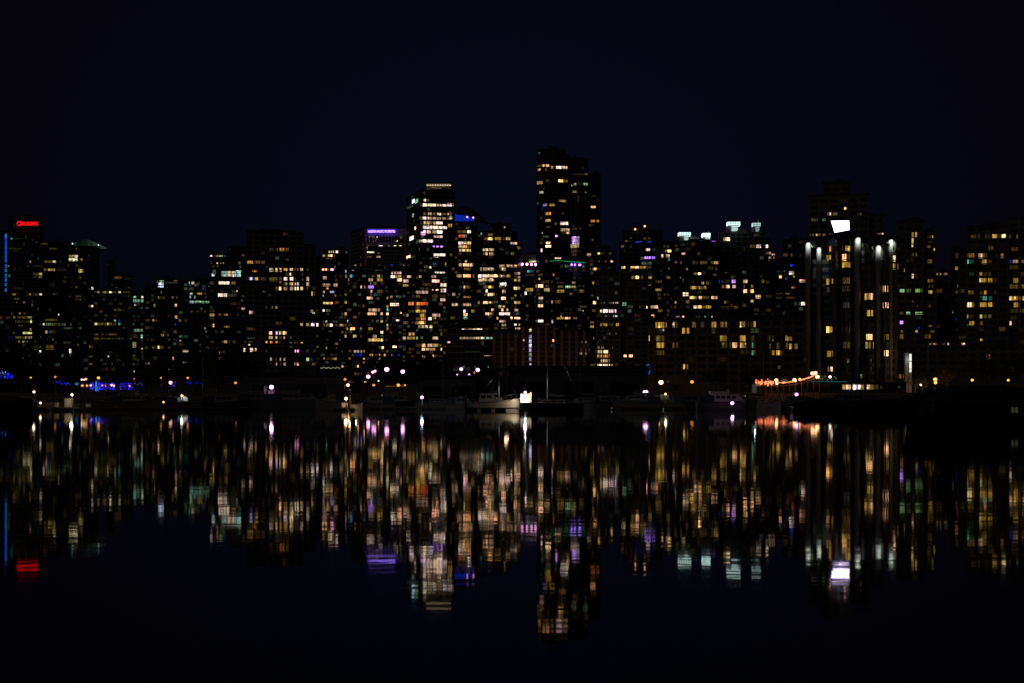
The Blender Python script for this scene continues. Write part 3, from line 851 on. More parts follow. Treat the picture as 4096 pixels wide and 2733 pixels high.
def hit_poly(poly, px):
    """first crossing of the sight line of photo column px with the plan outline"""
    a = (px-2048)/FPX; best = None
    for i in range(len(poly)):
        P, Q = poly[i], poly[(i+1) % len(poly)]; ex, ey = Q.x-P.x, Q.y-P.y
        den = ex-a*ey
        if abs(den) < 1e-9: continue
        t = (a*P.y-P.x)/den
        if -1e-6 <= t <= 1+1e-6:
            y = P.y+t*ey
            if best is None or y < best[0]:
                n = Vector((ey, -ex)).normalized()
                if n.dot(Vector((a, 1))) > 0: n = -n
                best = (y, Vector((a*y, y)), n)
    return best

def lit_window(mb, V, x0, x1, y0, y1, kind, gain=1.0, off=.09, mi=0):
    if V['b']['style'] == 'h': off = .78
    x0, x1 = max(x0, V['x0']+.4), min(x1, V['x1']-.4)
    if x1-x0 < .8: return False
    xm = (x0+x1)/2; hm = hit_poly(V['poly'], xm)
    if not hm: return False
    z0, z1 = PZ(y1, hm[0]), PZ(y0, hm[0])
    if z1 > V['ztop']-.3: z0, z1 = z0-(z1-V['ztop']+.3), V['ztop']-.3
    n = max(1, int((x1-x0)/7)) if V['shape'][0] == 'c' else 1
    cols = [x0+(x1-x0)*i/n for i in range(n+1)]
    if V['shape'][0] == 'L':
        xc = float(V['shape'][1:].split(',')[0])
        if x0 < xc < x1: cols = [x0, xc, x1]
    pts = []
    for c in cols:
        h = hit_poly(V['poly'], c)
        if not h: return False
        pts.append(h[1]+h[2]*off)
    base = PAL[kind]; xq = (x0+x1)/2
    if xq < 580: base = (base[0]*.50, base[1]*.60, base[2]*.44)
    elif xq > 3590: base = (base[0]*.74, base[1]*.72, base[2]*.46)
    k = gain*random.uniform(.5, 1.35); col = (base[0]*k, base[1]*k*random.uniform(.80, 1.08), base[2]*k*random.uniform(.55, 1.45), 1)
    u0, v0 = random.uniform(0, 500), random.uniform(0, 500); u = u0
    for p, q in zip(pts, pts[1:]):
        l = (q-p).length; h = z1-z0
        mb.poly([(p.x, p.y, z0), (q.x, q.y, z0), (q.x, q.y, z1), (p.x, p.y, z1)], mi, col, [(u, v0), (u+l, v0), (u+l, v0+h), (u, v0+h)])
        u += l
    # frame round the opening
    a, e_ = pts[0], pts[-1]; nn = hit_poly(V['poly'], xm)[2]*.05
    for p, q in zip(pts, pts[1:]):
        for za, zb in ((z0-.14, z0), (z1, z1+.10)):
            mb.poly([(p.x+nn.x, p.y+nn.y, za), (q.x+nn.x, q.y+nn.y, za), (q.x+nn.x, q.y+nn.y, zb), (p.x+nn.x, p.y+nn.y, zb)], 1)
    return True

BLD = []
def B(name, label, cat, fh, style, dens, vols, d=22, tint='mix', group=None):
    V = []
    for v in vols:
        x0, x1, yt, Y = v[:4]; sh = v[4] if len(v) > 4 else 'f'; dd = v[5] if len(v) > 5 else d
        poly, c = footprint(x0, x1, Y, sh, dd)
        V.append(dict(x0=x0, x1=x1, yt=yt, Y=Y, shape=sh, poly=poly, c=c, ztop=PZ(yt, Y), zb=v[6] if len(v) > 6 else GZ))
    b = dict(name=name, label=label, cat=cat, fh=fh, style=style, dens=dens, V=V, wins=[], tint=tint, group=group); BLD.append(b)
    for v in V: v['b'] = b
    b['root'] = empty(name, (V[0]['c'].x, V[0]['c'].y, GZ)); tag(b['root'], label, cat, group)
    return b
TW, AT = 'office_tower', 'apartment_tower'
G1 = 'towers of the city skyline'
b_led = B(TW, 'leftmost tower, cut by the photo edge, with a blue light strip up its right corner', 'tower', 3.4, 'o', .05, [(-90, 30, 925, 960)])
b_rog = B(TW, 'dark office tower at far left crowned by a red lit sign', 'tower', 3.8, 'o', .06, [(30, 172, 868, 1500)])
B(AT, 'dark tower with yellow green lit rows just right of the red sign tower', 'tower', 2.85, 'g', .07, [(172, 269, 972, 1005)], tint='y')
b_arch = B(TW, 'slim tower with a pale lit arched roof, left part of the skyline', 'tower', 3.1, 'g', .06, [(269, 397, 986, 1300)])
B(AT, 'dim stepped tower right of the arched roof tower with a blue grey corner shaft', 'tower', 2.85, 'g', .12, [(431, 458, 1052, 1160), (458, 530, 1100, 1160)])
B('apartment_block', 'mid rise with one long bright top row of windows under the blue grey shaft tower', 'building', 2.85, 'g', .14, [(376, 529, 1158, 1010)])
B(AT, 'narrow green glass apartment tower left of the gap beneath the cyan roof light', 'tower', 2.85, 'g', .34, [(529, 579, 1172, 1020)], tint='g')
B('office_block', 'squat office block at far left with two bright cream rows of windows', 'building', 3.0, 'g', .10, [(-90, 130, 1248, 920)])
B('office_block', 'low office block with pale green lit bands behind the blue tree lights', 'building', 3.0, 'g', .10, [(130, 332, 1268, 930)], tint='g')
B('apartment_block', 'low dim block above the brightest blue tree lights', 'building', 2.85, 'g', .13, [(332, 529, 1330, 900)])
b_cy = B(AT, 'apartment tower with a bright cyan white lamp on its rooftop frame', 'tower', 2.85, 'g', .16, [(578, 626, 1150, 1012), (626, 713, 1119, 1012)])
b_per = B(AT, 'apartment tower topped by a dark pergola of upright ribs, with a green lit band below', 'tower', 2.85, 'g', .13, [(713, 838, 1126, 1020)], tint='g')
B(TW, 'dark slope topped tower with a short row of mixed lights at its roof edge', 'tower', 3.0, 'g', .05, [(838, 910, 1014, 1130), (910, 985, 992, 1135)])
b_gh = B(AT, 'apartment tower whose top floor is a large pale green lit glasshouse', 'tower', 2.85, 'g', .11, [(838, 985, 1112, 1000), (846, 966, 1079, 1002)])
b_m4 = B(TW, 'big dark stepped masonry tower with four close rows of bright square windows', 'tower', 3.0, 'm', .05, [(985, 1157, 926, 850), (1157, 1214, 937, 853), (1214, 1263, 990, 856)])
B(TW, 'far grey tower with two short light rows, left of the violet sign tower', 'tower', 3.4, 'g', .06, [(1288, 1352, 1002, 1320), (1262, 1395, 1030, 1325), (1352, 1394, 996, 1328)])
B(AT, 'apartment tower with pink and white window rows right of the stepped masonry tower', 'tower', 2.85, 'g', .20, [(1263, 1393, 1064, 1085)])
b_vio = B(TW, 'wide flat topped office tower with a violet lit sign and pale corner piers', 'tower', 3.8, 'o', .05, [(1403, 1623, 913, 1400, 'L1462,42,8')])
B(AT, 'apartment tower with one column of lit windows, below the violet sign', 'tower', 2.85, 'g', .24, [(1393, 1558, 1088, 1080), (1558, 1609, 1082, 1084)])
B(AT, 'stepped apartment tower with orange red windows below the bright glass office tower', 'tower', 2.85, 'g', .22, [(1609, 1790, 1098, 1078), (1621, 1729, 1041, 1082), (1688, 1716, 1021, 1084)])
b_gls = B(TW, 'glass office tower with bright white floors and lamps along its sloped crown', 'tower', 3.9, 'o', .07, [(1626, 1822, 766, 1250, 'L1680,46,10')])
b_blu = B(AT, 'tower with a blue lit curved crown and dark swooping roof fin', 'tower', 2.85, 'g', .13, [(1788, 1908, 886, 1100, 'c5')])
B(AT, 'round cornered stepped tower full of cream windows, right of the blue crown', 'tower', 2.85, 'g', .24, [(1906, 2086, 986, 1082, 'c6'), (1912, 2070, 931, 1086, 'c5'), (1960, 2046, 898, 1090)])
b_lat = B(TW, 'far office building with a fine upright lattice top, a yellow disc and white lettering', 'tower', 3.6, 'g', .05, [(2082, 2156, 1019, 1300)])
B('apartment_block', 'apartment block with cyan windows under the lattice topped office', 'building', 2.85, 'g', .2, [(2084, 2152, 1075, 1092)])
b_shg = B(TW, 'tallest tower of the skyline, curved twin shafts with a vivid violet white block of light', 'tower', 3.05, 'g', .05, [(2146, 2278, 622, 1190, 'c6'), (2152, 2262, 603, 1196, 'c5'), (2282, 2352, 640, 1200, 'c4'), (2352, 2402, 697, 1215)])
b_grn = B(AT, 'dark tower with a thin green light line along its curved roof edge', 'tower', 2.85, 'g', .12, [(2205, 2345, 1052, 1030, 'c5'), (2345, 2387, 1112, 1036)])
B(AT, 'domed apartment tower with a blue light near its roof, beside the tallest tower', 'tower', 2.85, 'g', .12, [(2345, 2462, 1010, 1110, 'c5'), (2360, 2440, 990, 1114)])
B(AT, 'apartment tower with a lit white three storey window bay left of the green roof line', 'tower', 2.85, 'g', .2, [(2142, 2240, 1078, 1046)])
b_hot = B('hotel', 'long red brick hotel with upright ribs and one column of square white windows', 'hotel', 3.2, 'h', .015, [(1976, 2092, 1330, 925), (2092, 2217, 1307, 921), (2217, 2337, 1322, 924)])
B('office_block', 'low office block with two long lit glass floors left of the red brick hotel', 'building', 4.0, 'o', .08, [(1790, 1977, 1302, 930)], tint='g')
B('apartment_block', 'brown concrete apartment block with a blank grey upper wall and bright lower balconies', 'building', 2.9, 'm', .10, [(2387, 2480, 1092, 915), (2480, 2592, 1100, 918)])
b_r16 = B(AT, 'round shouldered tower with three violet lamps and two thin blue roof lines', 'tower', 2.85, 'g', .14, [(2478, 2694, 972, 1010, 'c6'), (2490, 2650, 926, 1015, 'c5'), (2524, 2588, 905, 1020)])
b_w17 = B(AT, 'flat roofed tower with two bright white glass boxes, left one of the pair', 'tower', 2.85, 'g', .15, [(2698, 2874, 966, 850, 'c5')])
b_w18 = B(AT, 'round shouldered tower with two lit glass boxes, right one of the pair', 'tower', 2.85, 'g', .10, [(2874, 3062, 934, 860), (3062, 3086, 966, 863), (3086, 3104, 1010, 865), (3104, 3130, 1050, 867)])
B('apartment_block', 'wide brick apartment block with large yellow windows behind the orange promenade lamps', 'building', 2.8, 'm', .07, [(2618, 3258, 1284, 560), (2592, 2618, 1290, 562)])
B(AT, 'dim tower with a small deep blue light, left of the floodlit pillar tower', 'tower', 2.85, 'g', .16, [(3128, 3238, 962, 845)])
b_scr = B(TW, 'black high rise bearing a large white glowing screen near its middle', 'tower', 2.9, 'm', .02, [(3236, 3475, 783, 650), (3290, 3402, 734, 655), (3475, 3536, 863, 653)])
b_pil = B(AT, 'apartment tower with rounded bays and floodlit white pillars at its top', 'tower', 2.85, 'm', .02, [(3225, 3586, 956, 505), (3318, 3352, 948, 502, 'c2.2', 8), (3366, 3404, 976, 502, 'c2.5', 8), (3458, 3496, 985, 502, 'c2.5', 8), (3528, 3556, 985, 502, 'c2', 8)])
B(AT, 'apartment tower with teal lit terraces right of the floodlit pillar tower', 'tower', 2.85, 'm', .10, [(3586, 3694, 888, 640), (3694, 3743, 935, 643)])
B('apartment_block', 'dark mid rise with a sloping row of four small roof lamps', 'building', 2.85, 'm', .06, [(3743, 3802, 1090, 690), (3802, 3866, 1000, 692)])
B(AT, 'rightmost apartment tower, wide and stepped, with yellow and teal window bands', 'tower', 2.85, 'm', .09, [(3866, 4034, 908, 650), (4034, 4200, 872, 655)], tint='y')
B('apartment_block', 'low dark terraced block behind the three orange lamps at far right', 'building', 3.0, 'm', .02, [(3592, 4200, 1392, 600), (3690, 3880, 1366, 606)])
B('apartment_block', 'low dark block behind the trees left of the stepped masonry tower', 'building', 3.0, 'm', .04, [(579, 985, 1425, 820)])
B('pavilion', 'low pavilion with an orange lit soffit beyond the purple white lamps', 'pavilion', 3.2, 'm', .01, [(1440, 1692, 1536, 560)])
B('office_block', 'low dark glass block with faint lights behind the dark boathouses', 'building', 3.0, 'g', .10, [(1692, 1980, 1462, 780)])
b_rst = B('restaurant', 'waterside restaurant with a row of lit multicoloured windows and a thin teal roof edge', 'restaurant', 3.2, 'm', .0, [(3256, 3625, 1531, 485)])

# ---- windows go to the nearest wall that covers them
allV = sorted([v for b in BLD for v in b['V']], key=lambda v: v['Y'])
def pick(x, y):
    for v in allV:
        if v['x0'] < x < v['x1'] and y > v['yt']: return v
miss = 0
for w in WIN:
    v = pick((w[0]+w[1])/2, (w[2]+w[3])/2) or pick((w[0]+w[1])/2, w[3]+12)
    if v: v['b']['wins'].append((v, w))
    else: miss += 1; print('no wall for', w)
TINT = dict(mix='ddddeeeygo', y='ddddydyo', g='ggggeeedyc')
for b in BLD:
    root, st, fh = b['root'], b['style'], b['fh']
    bodym = {'g': MT['glass'], 'o': MT['glass'], 'm': MT['dconc'], 'h': MT['black']}[st]
    if 'brick' in b['label'] and st == 'm': bodym = MT['brown']
    trim = {'g': MT['dconc'], 'o': MT['dconc'], 'm': MT['dconc'], 'h': MT['brick']}[st]
    if b is b_vio: trim = MT['conc']
    body, slab, pier, roof, dark = MB(), MB(), MB(), MB(), MB()
    # storey phase: line the slabs up with the rows of lit windows
    Y0 = b['V'][0]['Y']; zs = [PZ(w[3], v['Y']) for v, w in b['wins'] if 6 < (w[3]-w[2]) < 30]
    ph = 0
    if zs:
        sx = sum(math.cos(2*math.pi*z/fh) for z in zs); sy = sum(math.sin(2*math.pi*z/fh) for z in zs); ph = math.atan2(sy, sx)/(2*math.pi)*fh
    occ = [w for v, w in b['wins']]; fill = []
    for v in b['V']:
        poly = v['poly']; zt = v['ztop']; body.prism([(p.x, p.y) for p in poly], v['zb']-.5, zt)
        cx = sum(p.x for p in poly)/len(poly); cy = sum(p.y for p in poly)/len(poly)
        def grow(k): return [(p.x+(Vector((p.x-cx, p.y-cy)).normalized()*k).x, p.y+(Vector((p.x-cx, p.y-cy)).normalized()*k).y) for p in poly]
        big = grow(.28 if st == 'g' else .16)
        n0 = math.ceil((GZ+3-ph)/fh); z = ph+n0*fh; th = .42 if st != 'o' else 1.0
        floors = []
        while z < zt-1.0:
            floors.append(z); slab.prism(big, z-th, z-.04); z += fh
        roof.prism(grow(.35), zt+.01, zt+.9); roof.prism(grow(-1.0), zt+.92, zt+1.0)
        w_ = (poly[1]-poly[0]).length if v['shape'] == 'f' else 14
        # plant rooms
        c = Vector((cx, cy)); u = (poly[1]-poly[0]).normalized(); f2 = Vector((-u.y, u.x))
        if f2.y < 0: f2 = -f2
        for k in range(0 if b['label'].startswith('apartment tower with rounded bays') else 2):
            a = random.uniform(-.3, .3)*w_; ww, dd, hh = random.uniform(1.5, w_*.16), 3, random.uniform(1.2, 2.6)
            q = c+u*a; roof.prism([(q-u*ww-f2*dd)[:], (q+u*ww-f2*dd)[:], (q+u*ww+f2*dd)[:], (q-u*ww+f2*dd)[:]], zt+1.0, zt+1.0+hh)
        # piers and unlit openings on the walls that face the water
        for i in range(len(poly)):
            P, Q = poly[i], poly[(i+1) % len(poly)]; ed = Q-P; L = ed.length
            if L < .6: continue
            n = Vector((ed.y, -ed.x)).normalized(); mid = (P+Q)/2
            if n.dot(mid-c) < 0: n = -n
            if n.dot(-mid) <= 0.02*mid.length: continue
            ed.normalize(); bay = {'g': 3.4, 'o': 3.0, 'm': 4.2, 'h': 4.8}[st]; nb = max(1, round(L/bay)); bw = L/nb
            for k in range(nb+1):
                q = P+ed*(k*bw); hw, pr = (.16, .12) if st in 'go' else ((.35, .15) if st == 'm' else (.95, .7))
                if L < 2.2: hw, pr = L*.05, .06
                if b is b_vio and k in (0, nb): hw, pr = 1.6, .5
                pier.prism([(q-ed*hw-n*.05)[:], (q+ed*hw-n*.05)[:], (q+ed*hw+n*pr)[:], (q-ed*hw+n*pr)[:]], v['zb'], zt-.3)
            for z in floors:
                for k in range(nb):
                    if st in 'm' and random.random() < .93:
                        a, e2 = P+ed*(k*bw+.7)+n*.03, P+ed*((k+1)*bw-.7)+n*.03
                        dark.poly([(a.x, a.y, z+.5), (e2.x, e2.y, z+.5), (e2.x, e2.y, z+fh-.9), (a.x, a.y, z+fh-.9)])
                    if random.random() < b['dens']*1.25:
                        a, e2 = P+ed*((k+.1)*bw), P+ed*((k+random.uniform(.5, .95))*bw)
                        xa, xb = a.x/a.y*FPX+2048, e2.x/e2.y*FPX+2048
                        ya, yb = HZ-(z+fh-.8-CH)/a.y*FPX, HZ-(z+.25-CH)/a.y*FPX
                        xa, xb = min(xa, xb), max(xa, xb)
                        if pick((xa+xb)/2, (ya+yb)/2) is not v or yb > 1500: continue
                        if any(w[0]-1 < xb and w[1]+1 > xa and w[2]-1 < yb and w[3]+1 > ya for w in occ): continue
                        fill.append((v, [xa, xb, ya, yb, random.choice(TINT[b['tint']])], random.choice((.15, .3, .5, .9))))
    body.build('wall', bodym, root)
    if slab.v: slab.mesh(pier.v, pier.f)
    if slab.v: slab.build('facade_frame', trim, root); roof.build('roof', MT['roof'], root)
    if dark.v: dark.build('unlit_windows', MT['glass'], root, kind='stuff')
    ws = sorted(b['wins'], key=lambda t: -(t[1][1]-t[1][0])*(t[1][3]-t[1][2])*(.2 if t[1][4] in 'de' else 1))
    rest = MB()
    for i, (v, w) in enumerate(ws):
        if i < 96:
            m = MB()
            if lit_window(m, v, *w): m.build('window', [GW, MT['rubber']], root)
        else: lit_window(rest, v, *w)
    k = max(0, 96-len(ws))
    fill.sort(key=lambda t: -t[2])
    for i, (v, w, gn) in enumerate(fill):
        if i < k and i < 30:
            m = MB()
            if lit_window(m, v, *w, gain=gn): m.build('window', [GW, MT['rubber']], root)
        else: lit_window(rest, v, *w, gain=gn)
    if rest.v: rest.build('small_windows', [GW, MT['rubber']], root, kind='stuff')
print('windows', len(WIN), 'missed', miss)

# ---------------------------------------------------------------- crowns, signs and roof lights
def panel(b, name, x0, x1, y0, y1, Y, kind, mat_=None, gain=1, thick=.3, bars=0, hb=0, parent=None, col=None):
    """lit box standing at depth Y, front towards the water"""
    m = MB(); c = col or PAL[kind]; c = (c[0]*gain, c[1]*gain, c[2]*gain, 1); X0, X1, Z0, Z1 = PX(x0, Y), PX(x1, Y), PZ(y1, Y), PZ(y0, Y)
    m.box(X0, X1, Y, Y+thick, Z0, Z1, 0, c)
    for i in range(bars+1 if bars else 0):
        x = X0+(X1-X0)*i/bars; m.box(x-.12, x+.12, Y-.15, Y-.01, Z0, Z1, 1)
    for i in range(hb+1 if hb else 0):
        z = Z0+(Z1-Z0)*i/hb; m.box(X0, X1, Y-.18, Y-.02, z-.12, z+.12, 1)
    return m.build(name, [mat_ or GP, MT['rubber']], parent or b['root'])
def sign_text(b, body, x0, x1, y0, y1, Y, col, name='sign_lettering'):
    cu = bpy.data.curves.new(name, 'FONT'); cu.body = body; cu.size = 1; cu.extrude = .05; cu.offset = .012
    t = bpy.data.objects.new('tmp_text', cu); scn.collection.objects.link(t)
    bpy.context.view_layer.update(); me = bpy.data.meshes.new_from_object(t.evaluated_get(bpy.context.evaluated_depsgraph_get()))
    bpy.data.objects.remove(t); xs = [v.co.x for v in me.vertices]; ys = [v.co.y for v in me.vertices]
    X0, X1, Z0, Z1 = PX(x0, Y), PX(x1, Y), PZ(y1, Y), PZ(y0, Y); m = MB()
    sx, sy = (X1-X0)/(max(xs)-min(xs)), (Z1-Z0)/(max(ys)-min(ys))
    vs = [(X0+(v.co.x-min(xs))*sx, Y-v.co.z*4, Z0+(v.co.y-min(ys))*sy) for v in me.vertices]
    m.mesh(vs, [tuple(p.vertices) for p in me.polygons], 0, (*col, 1)); return m.build(name, [GP], b['root'])
def dots(b, name, pts, Y, r, kind, gain=1, parent=None, mat_=None):
    m = MB(); c = PAL[kind]
    for x, y in pts: m.ball((PX(x, Y), Y, PZ(y, Y)), r, 8, 5, 0, (c[0]*gain, c[1]*gain, c[2]*gain, 1))
    return m.build(name, [mat_ or GL], parent or b['root'])

# red sign: ring emblem and letters
Y = 1497; m = MB(); c = Vector((PX(76.5, Y), Y, PZ(894.5, Y)))
for r0, r1, a0, a1 in ((1.35, 2.5, 20, 200), (1.35, 2.5, 210, 380)):
    for k in range(14):
        t0, t1 = [math.radians(a0+(a1-a0)*q/14) for q in (k, k+1)]; w = .35+.65*math.sin(math.pi*(k+.5)/14)
        ri = r1-(r1-r0)*w
        m.poly([(c.x+r*math.cos(t), Y, c.z+r*math.sin(t)) for r, t in ((ri, t0), (r1, t0), (r1, t1), (ri, t1))], 0, (1.6, .01, .015, 1))
m.build('sign_emblem', [GP], b_rog['root'])
sign_text(b_rog, 'ROGERS', 87, 152, 888, 902, Y, (1.7, .01, .015))
m = MB(); m.box(PX(66, 1499), PX(154, 1499), 1498.2, 1498.8, PZ(906, 1499), PZ(884, 1499)); m.build('sign_backing', MT['black'], b_rog['root'])
sign_text(b_vio, 'HUDSON PACIFIC PROPERTIES', 1473, 1580, 921, 931, 1396, (1.5, .9, 3.6))
m = MB(); m.box(PX(1471, 1398), PX(1583, 1398), 1396.6, 1398.4, PZ(932.5, 1398), PZ(919.5, 1398), 0, (.10, .03, .9, 1)); m.build('sign_backing', [GP], b_vio['root'])
# pale frame of the same tower: band below the sign, fins, dark plant dome
m = MB(); Y = 1397
for y0, y1 in ((914, 944), (972, 981)): m.box(PX(1463, Y), PX(1622, Y), Y+2, Y+3, PZ(y1, Y), PZ(y0, Y))
for i in range(13): x = PX(1466+i*12.5, Y); m.box(x-.3, x+.3, Y+1.6, Y+2.6, PZ(972, Y), PZ(944, Y))
for x in (1461, 1619): m.box(PX(x, Y), PX(x+5, Y), Y+1.2, Y+3.2, PZ(1060, Y), PZ(914, Y))
m.build('concrete_frame', MT['pale'], b_vio['root'])
m = MB(); Y = 1425; m.prism([(PX(1478+9*i, Y), Y+0) for i in range(14)]+[(PX(1478+9*i, Y), Y+14) for i in range(13, -1, -1)], PZ(913, Y), 0, ztop=lambda x, y: PZ(911-8*math.sin(math.pi*min(1, max(0, ((x/Y*FPX+2048)-1478)/117))), Y))
m.build('plant_dome', MT['roof'], b_vio['root'])
sign_text(b_lat, 'FORTIS', 2126, 2144, 1043.5, 1050.5, 1296, (1.5, 1.4, 1.3))
m = MB(); m.ball((PX(2120, 1296), 1297, PZ(1047, 1296)), 1.05, 12, 8, 0, (.5, .4, .01, 1)); m.build('sign_disc', [GP], b_lat['root'])
m = MB(); Y = 1298
for i in range(26): x = PX(2083+i*2.8, Y); m.box(x-.15, x+.15, Y, Y+.4, PZ(1042, Y), PZ(1020, Y))
for yy in (1018, 1026): m.box(PX(2082, Y), PX(2153, Y), Y-.1, Y+.5, PZ(yy+1.2, Y), PZ(yy, Y))
m.build('lattice_screen', MT['pale'], b_lat['root'])
dots(b_lat, 'facade_lamp', [(2089, 1057.5), (2108, 1057.5), (2126, 1058), (2142, 1059)], 1080, 1.15, 'M', 1.6)
# arched roof; the light falling on it is put in as emission
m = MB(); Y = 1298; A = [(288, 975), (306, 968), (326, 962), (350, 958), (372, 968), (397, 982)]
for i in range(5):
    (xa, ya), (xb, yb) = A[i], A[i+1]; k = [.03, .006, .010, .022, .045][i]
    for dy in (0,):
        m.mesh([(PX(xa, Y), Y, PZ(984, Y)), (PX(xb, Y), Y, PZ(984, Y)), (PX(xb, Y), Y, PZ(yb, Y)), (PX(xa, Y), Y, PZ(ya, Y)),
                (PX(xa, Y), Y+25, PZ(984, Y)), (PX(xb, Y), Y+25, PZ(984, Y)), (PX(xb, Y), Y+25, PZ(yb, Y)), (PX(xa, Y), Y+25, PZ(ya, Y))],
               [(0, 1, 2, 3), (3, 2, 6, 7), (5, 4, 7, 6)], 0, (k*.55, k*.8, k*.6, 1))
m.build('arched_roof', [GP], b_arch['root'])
dots(b_arch, 'roof_lamp', [(290, 975), (394, 981)], 1296, .7, 'K', .8)
# blue corner light of the leftmost tower
Y = 957; m = MB()
for y0, y1, c in [(935, 950, (.015, .18, .9)), (952, 1050, (.006, .07, .5))]+[(1058+i*19, 1068+i*19+random.uniform(0, 6), (.01, .12, .5)) for i in range(6)]+[(1250+i*21, 1256+i*21, (.005, .11, .08)) for i in range(7)]:
    y = y0
    while y < y1:
        m.box(PX(19.5, Y), PX(26, Y), Y, Y+.6, PZ(min(y+5, y1), Y), PZ(y, Y), 0, (*[q*random.uniform(.5, 1.3) for q in c], 1)); y += 6
m.build('light_strip', [GP], b_led['root'])
# rooftop frame and cyan lamp, pergola
m = MB(); Y = 1010
for x in (626, 655, 684, 712): m.box(PX(x, Y)-.15, PX(x, Y)+.15, Y, Y+.3, PZ(1119, Y), PZ(1112, Y))
m.box(PX(624, Y), PX(713, Y), Y-.1, Y+.4, PZ(1113, Y), PZ(1111.5, Y)); m.build('rooftop_frame', MT['metal'], b_cy['root'])
m = MB(); Y = 1018
for i in range(16): m.box(PX(716+i*8, Y)-.15, PX(716+i*8, Y)+.15, Y, Y+.35, PZ(1126, Y), PZ(1096, Y))
for yy in (1119, 1100): m.box(PX(714, Y), PX(838, Y), Y-.15, Y+.5, PZ(yy+2, Y), PZ(yy, Y))
m.build('pergola', MT['dconc'], b_per['root'])
# sloped crown with lamps
Y = 1252; m = MB(); zb, zt = PZ(766, Y), PZ(735, Y)
bp_ = [(PX(1668, Y), Y+2), (PX(1816, Y), Y+8), (PX(1806, Y), Y+40), (PX(1672, Y), Y+40)]; tp = [(PX(1704, Y), Y+10), (PX(1803, Y), Y+10), (PX(1800, Y), Y+34), (PX(1706, Y), Y+34)]
m.mesh([(x, y, zb) for x, y in bp_]+[(x, y, zt) for x, y in tp], [(0, 1, 5, 4), (1, 2, 6, 5), (2, 3, 7, 6), (3, 0, 4, 7), (4, 5, 6, 7)]); m.build('sloped_crown', MT['glass'], b_gls['root'])
panel(b_gls, 'crown_light', 1705, 1803, 735.5, 747, Y+7.5, 'y', gain=.75, bars=14)
dots(b_gls, 'crown_lamp', [(1709+i*6.7, 741) for i in range(14)]+[(1802, 742)], Y+6.5, .42, 'W', .9)
dots(b_gls, 'crown_lamp', [(1728+i*5, 751.5+i*.25) for i in range(8)], Y+5, .3, 'w', .8)
# blue crown and roof fin
Y = 1094; m = MB()
for i in range(30):
    x0, x1 = 1820+i*2.5, 1820+i*2.5+1.9; yt = 858+i*.45
    m.box(PX(x0, Y), PX(x1, Y), Y-3*math.sin(math.pi*(i+5)/40), Y+.4, PZ(885, Y), PZ(yt, Y), 0, (.002, .02+.012*math.sin(i), .26+.12*random.random(), 1))
m.build('lit_crown', [GP], b_blu['root'])
dots(b_blu, 'crown_lamp', [(1869, 868.5), (1893, 871)], Y-6, .75, 'M', 1.2)
m = MB(); Y = 1098; up = [(1818, 853), (1834, 832), (1850, 827), (1870, 829), (1892, 840), (1915, 855), (1938, 872), (1950, 887)]; lo = [(1945, 890), (1925, 884), (1905, 878), (1890, 868), (1870, 862), (1845, 858), (1830, 858)]
ring = [(PX(x, Y), PZ(y, Y)) for x, y in up+lo]; n = len(ring)
m.mesh([(x, Y, z) for x, z in ring]+[(x, Y+14, z) for x, z in ring], [tuple(range(n))[::-1], tuple(range(n, 2*n))]+[(i, (i+1) % n, n+(i+1) % n, n+i) for i in range(n)])
m.build('roof_fin', MT['black'], b_blu['root'])
# thin coloured roof-edge lights
def led(b, pts, Y, r, col):
    m = MB(); m.tube([(PX(x, Y), Y-.0, PZ(y, Y)) for x, y in pts], r, 5, 0, (*col, 1)); return m.build('light_strip', [GP], b['root'])
led(b_grn, [(2200, 1045.5), (2215, 1043.5), (2235, 1043.2), (2250, 1044)], 1022, .16, (.01, .42, .16))
led(b_grn, [(2254, 1044.5), (2280, 1046.5), (2310, 1049), (2342, 1052)], 1022, .16, (.01, .42, .16))
led(b_r16, [(2541, 969), (2551, 968), (2566, 966.5)], 1003, .2, (.03, .08, .9)); led(b_r16, [(2590, 968), (2604, 968.5)], 1003, .2, (.03, .08, .7))
led(b_w17, [(2800, 961), (2809, 962)], 845, .22, (.03, .05, .9)); led(b_w17, [(2847, 965), (2861, 966)], 845, .22, (.4, .08, .9))
dots(b_grn, 'facade_lamp', [(2286.5, 1059), (2299.5, 1059.3), (2317, 1060), (2321, 1060)], 1020, .95, 'V', 1.0)
dots(b_r16, 'roof_lamp', [(2579, 905.5), (2541, 917.5)], 1008, .75, 'P', 1.3)
# white lit glass boxes on the twin towers
for b, Y, boxes, ant in ((b_w17, 846, ((2716, 2764, 929, 943, 2738, 2754, 962), (2812, 2842, 932, 948, 2824, 2841, 960)), (2834, 918)),
                         (b_w18, 856, ((2912, 2962, 887, 902, 2928, 2952, 921), (3013, 3043, 891, 905, 3025, 3038, 922)), (3034, 860))):
    for j, (x0, x1, y0, y1, xa, xb, y2) in enumerate(boxes):
        gn = 1.3 if (b is b_w17 and j) else .8 if not (b is b_w18 and j) else .42
        p = panel(b, 'lit_plant_room', x0, x1, y0, y1, Y, 'K', gain=gn, thick=6, bars=5, hb=2)
        panel(b, 'lit_plant_room', xa, xb, y1, y2, Y+.2, 'K', gain=gn*.55, thick=5, bars=3, hb=2)
        m = MB(); m.box(PX(x0, Y), PX(xa-1, Y), Y+1, Y+6, PZ(y2+4, Y), PZ(y1+.4, Y)); m.build('plant_room', MT['dconc'], b['root'])
    m = MB(); m.tube([(PX(ant[0], Y+3), Y+3, PZ(931 if b is b_w17 else 890, Y)), (PX(ant[0], Y+3), Y+3, PZ(ant[1], Y))], [.16, .08], 5); m.build('aerial', MT['metal'], b['root'])
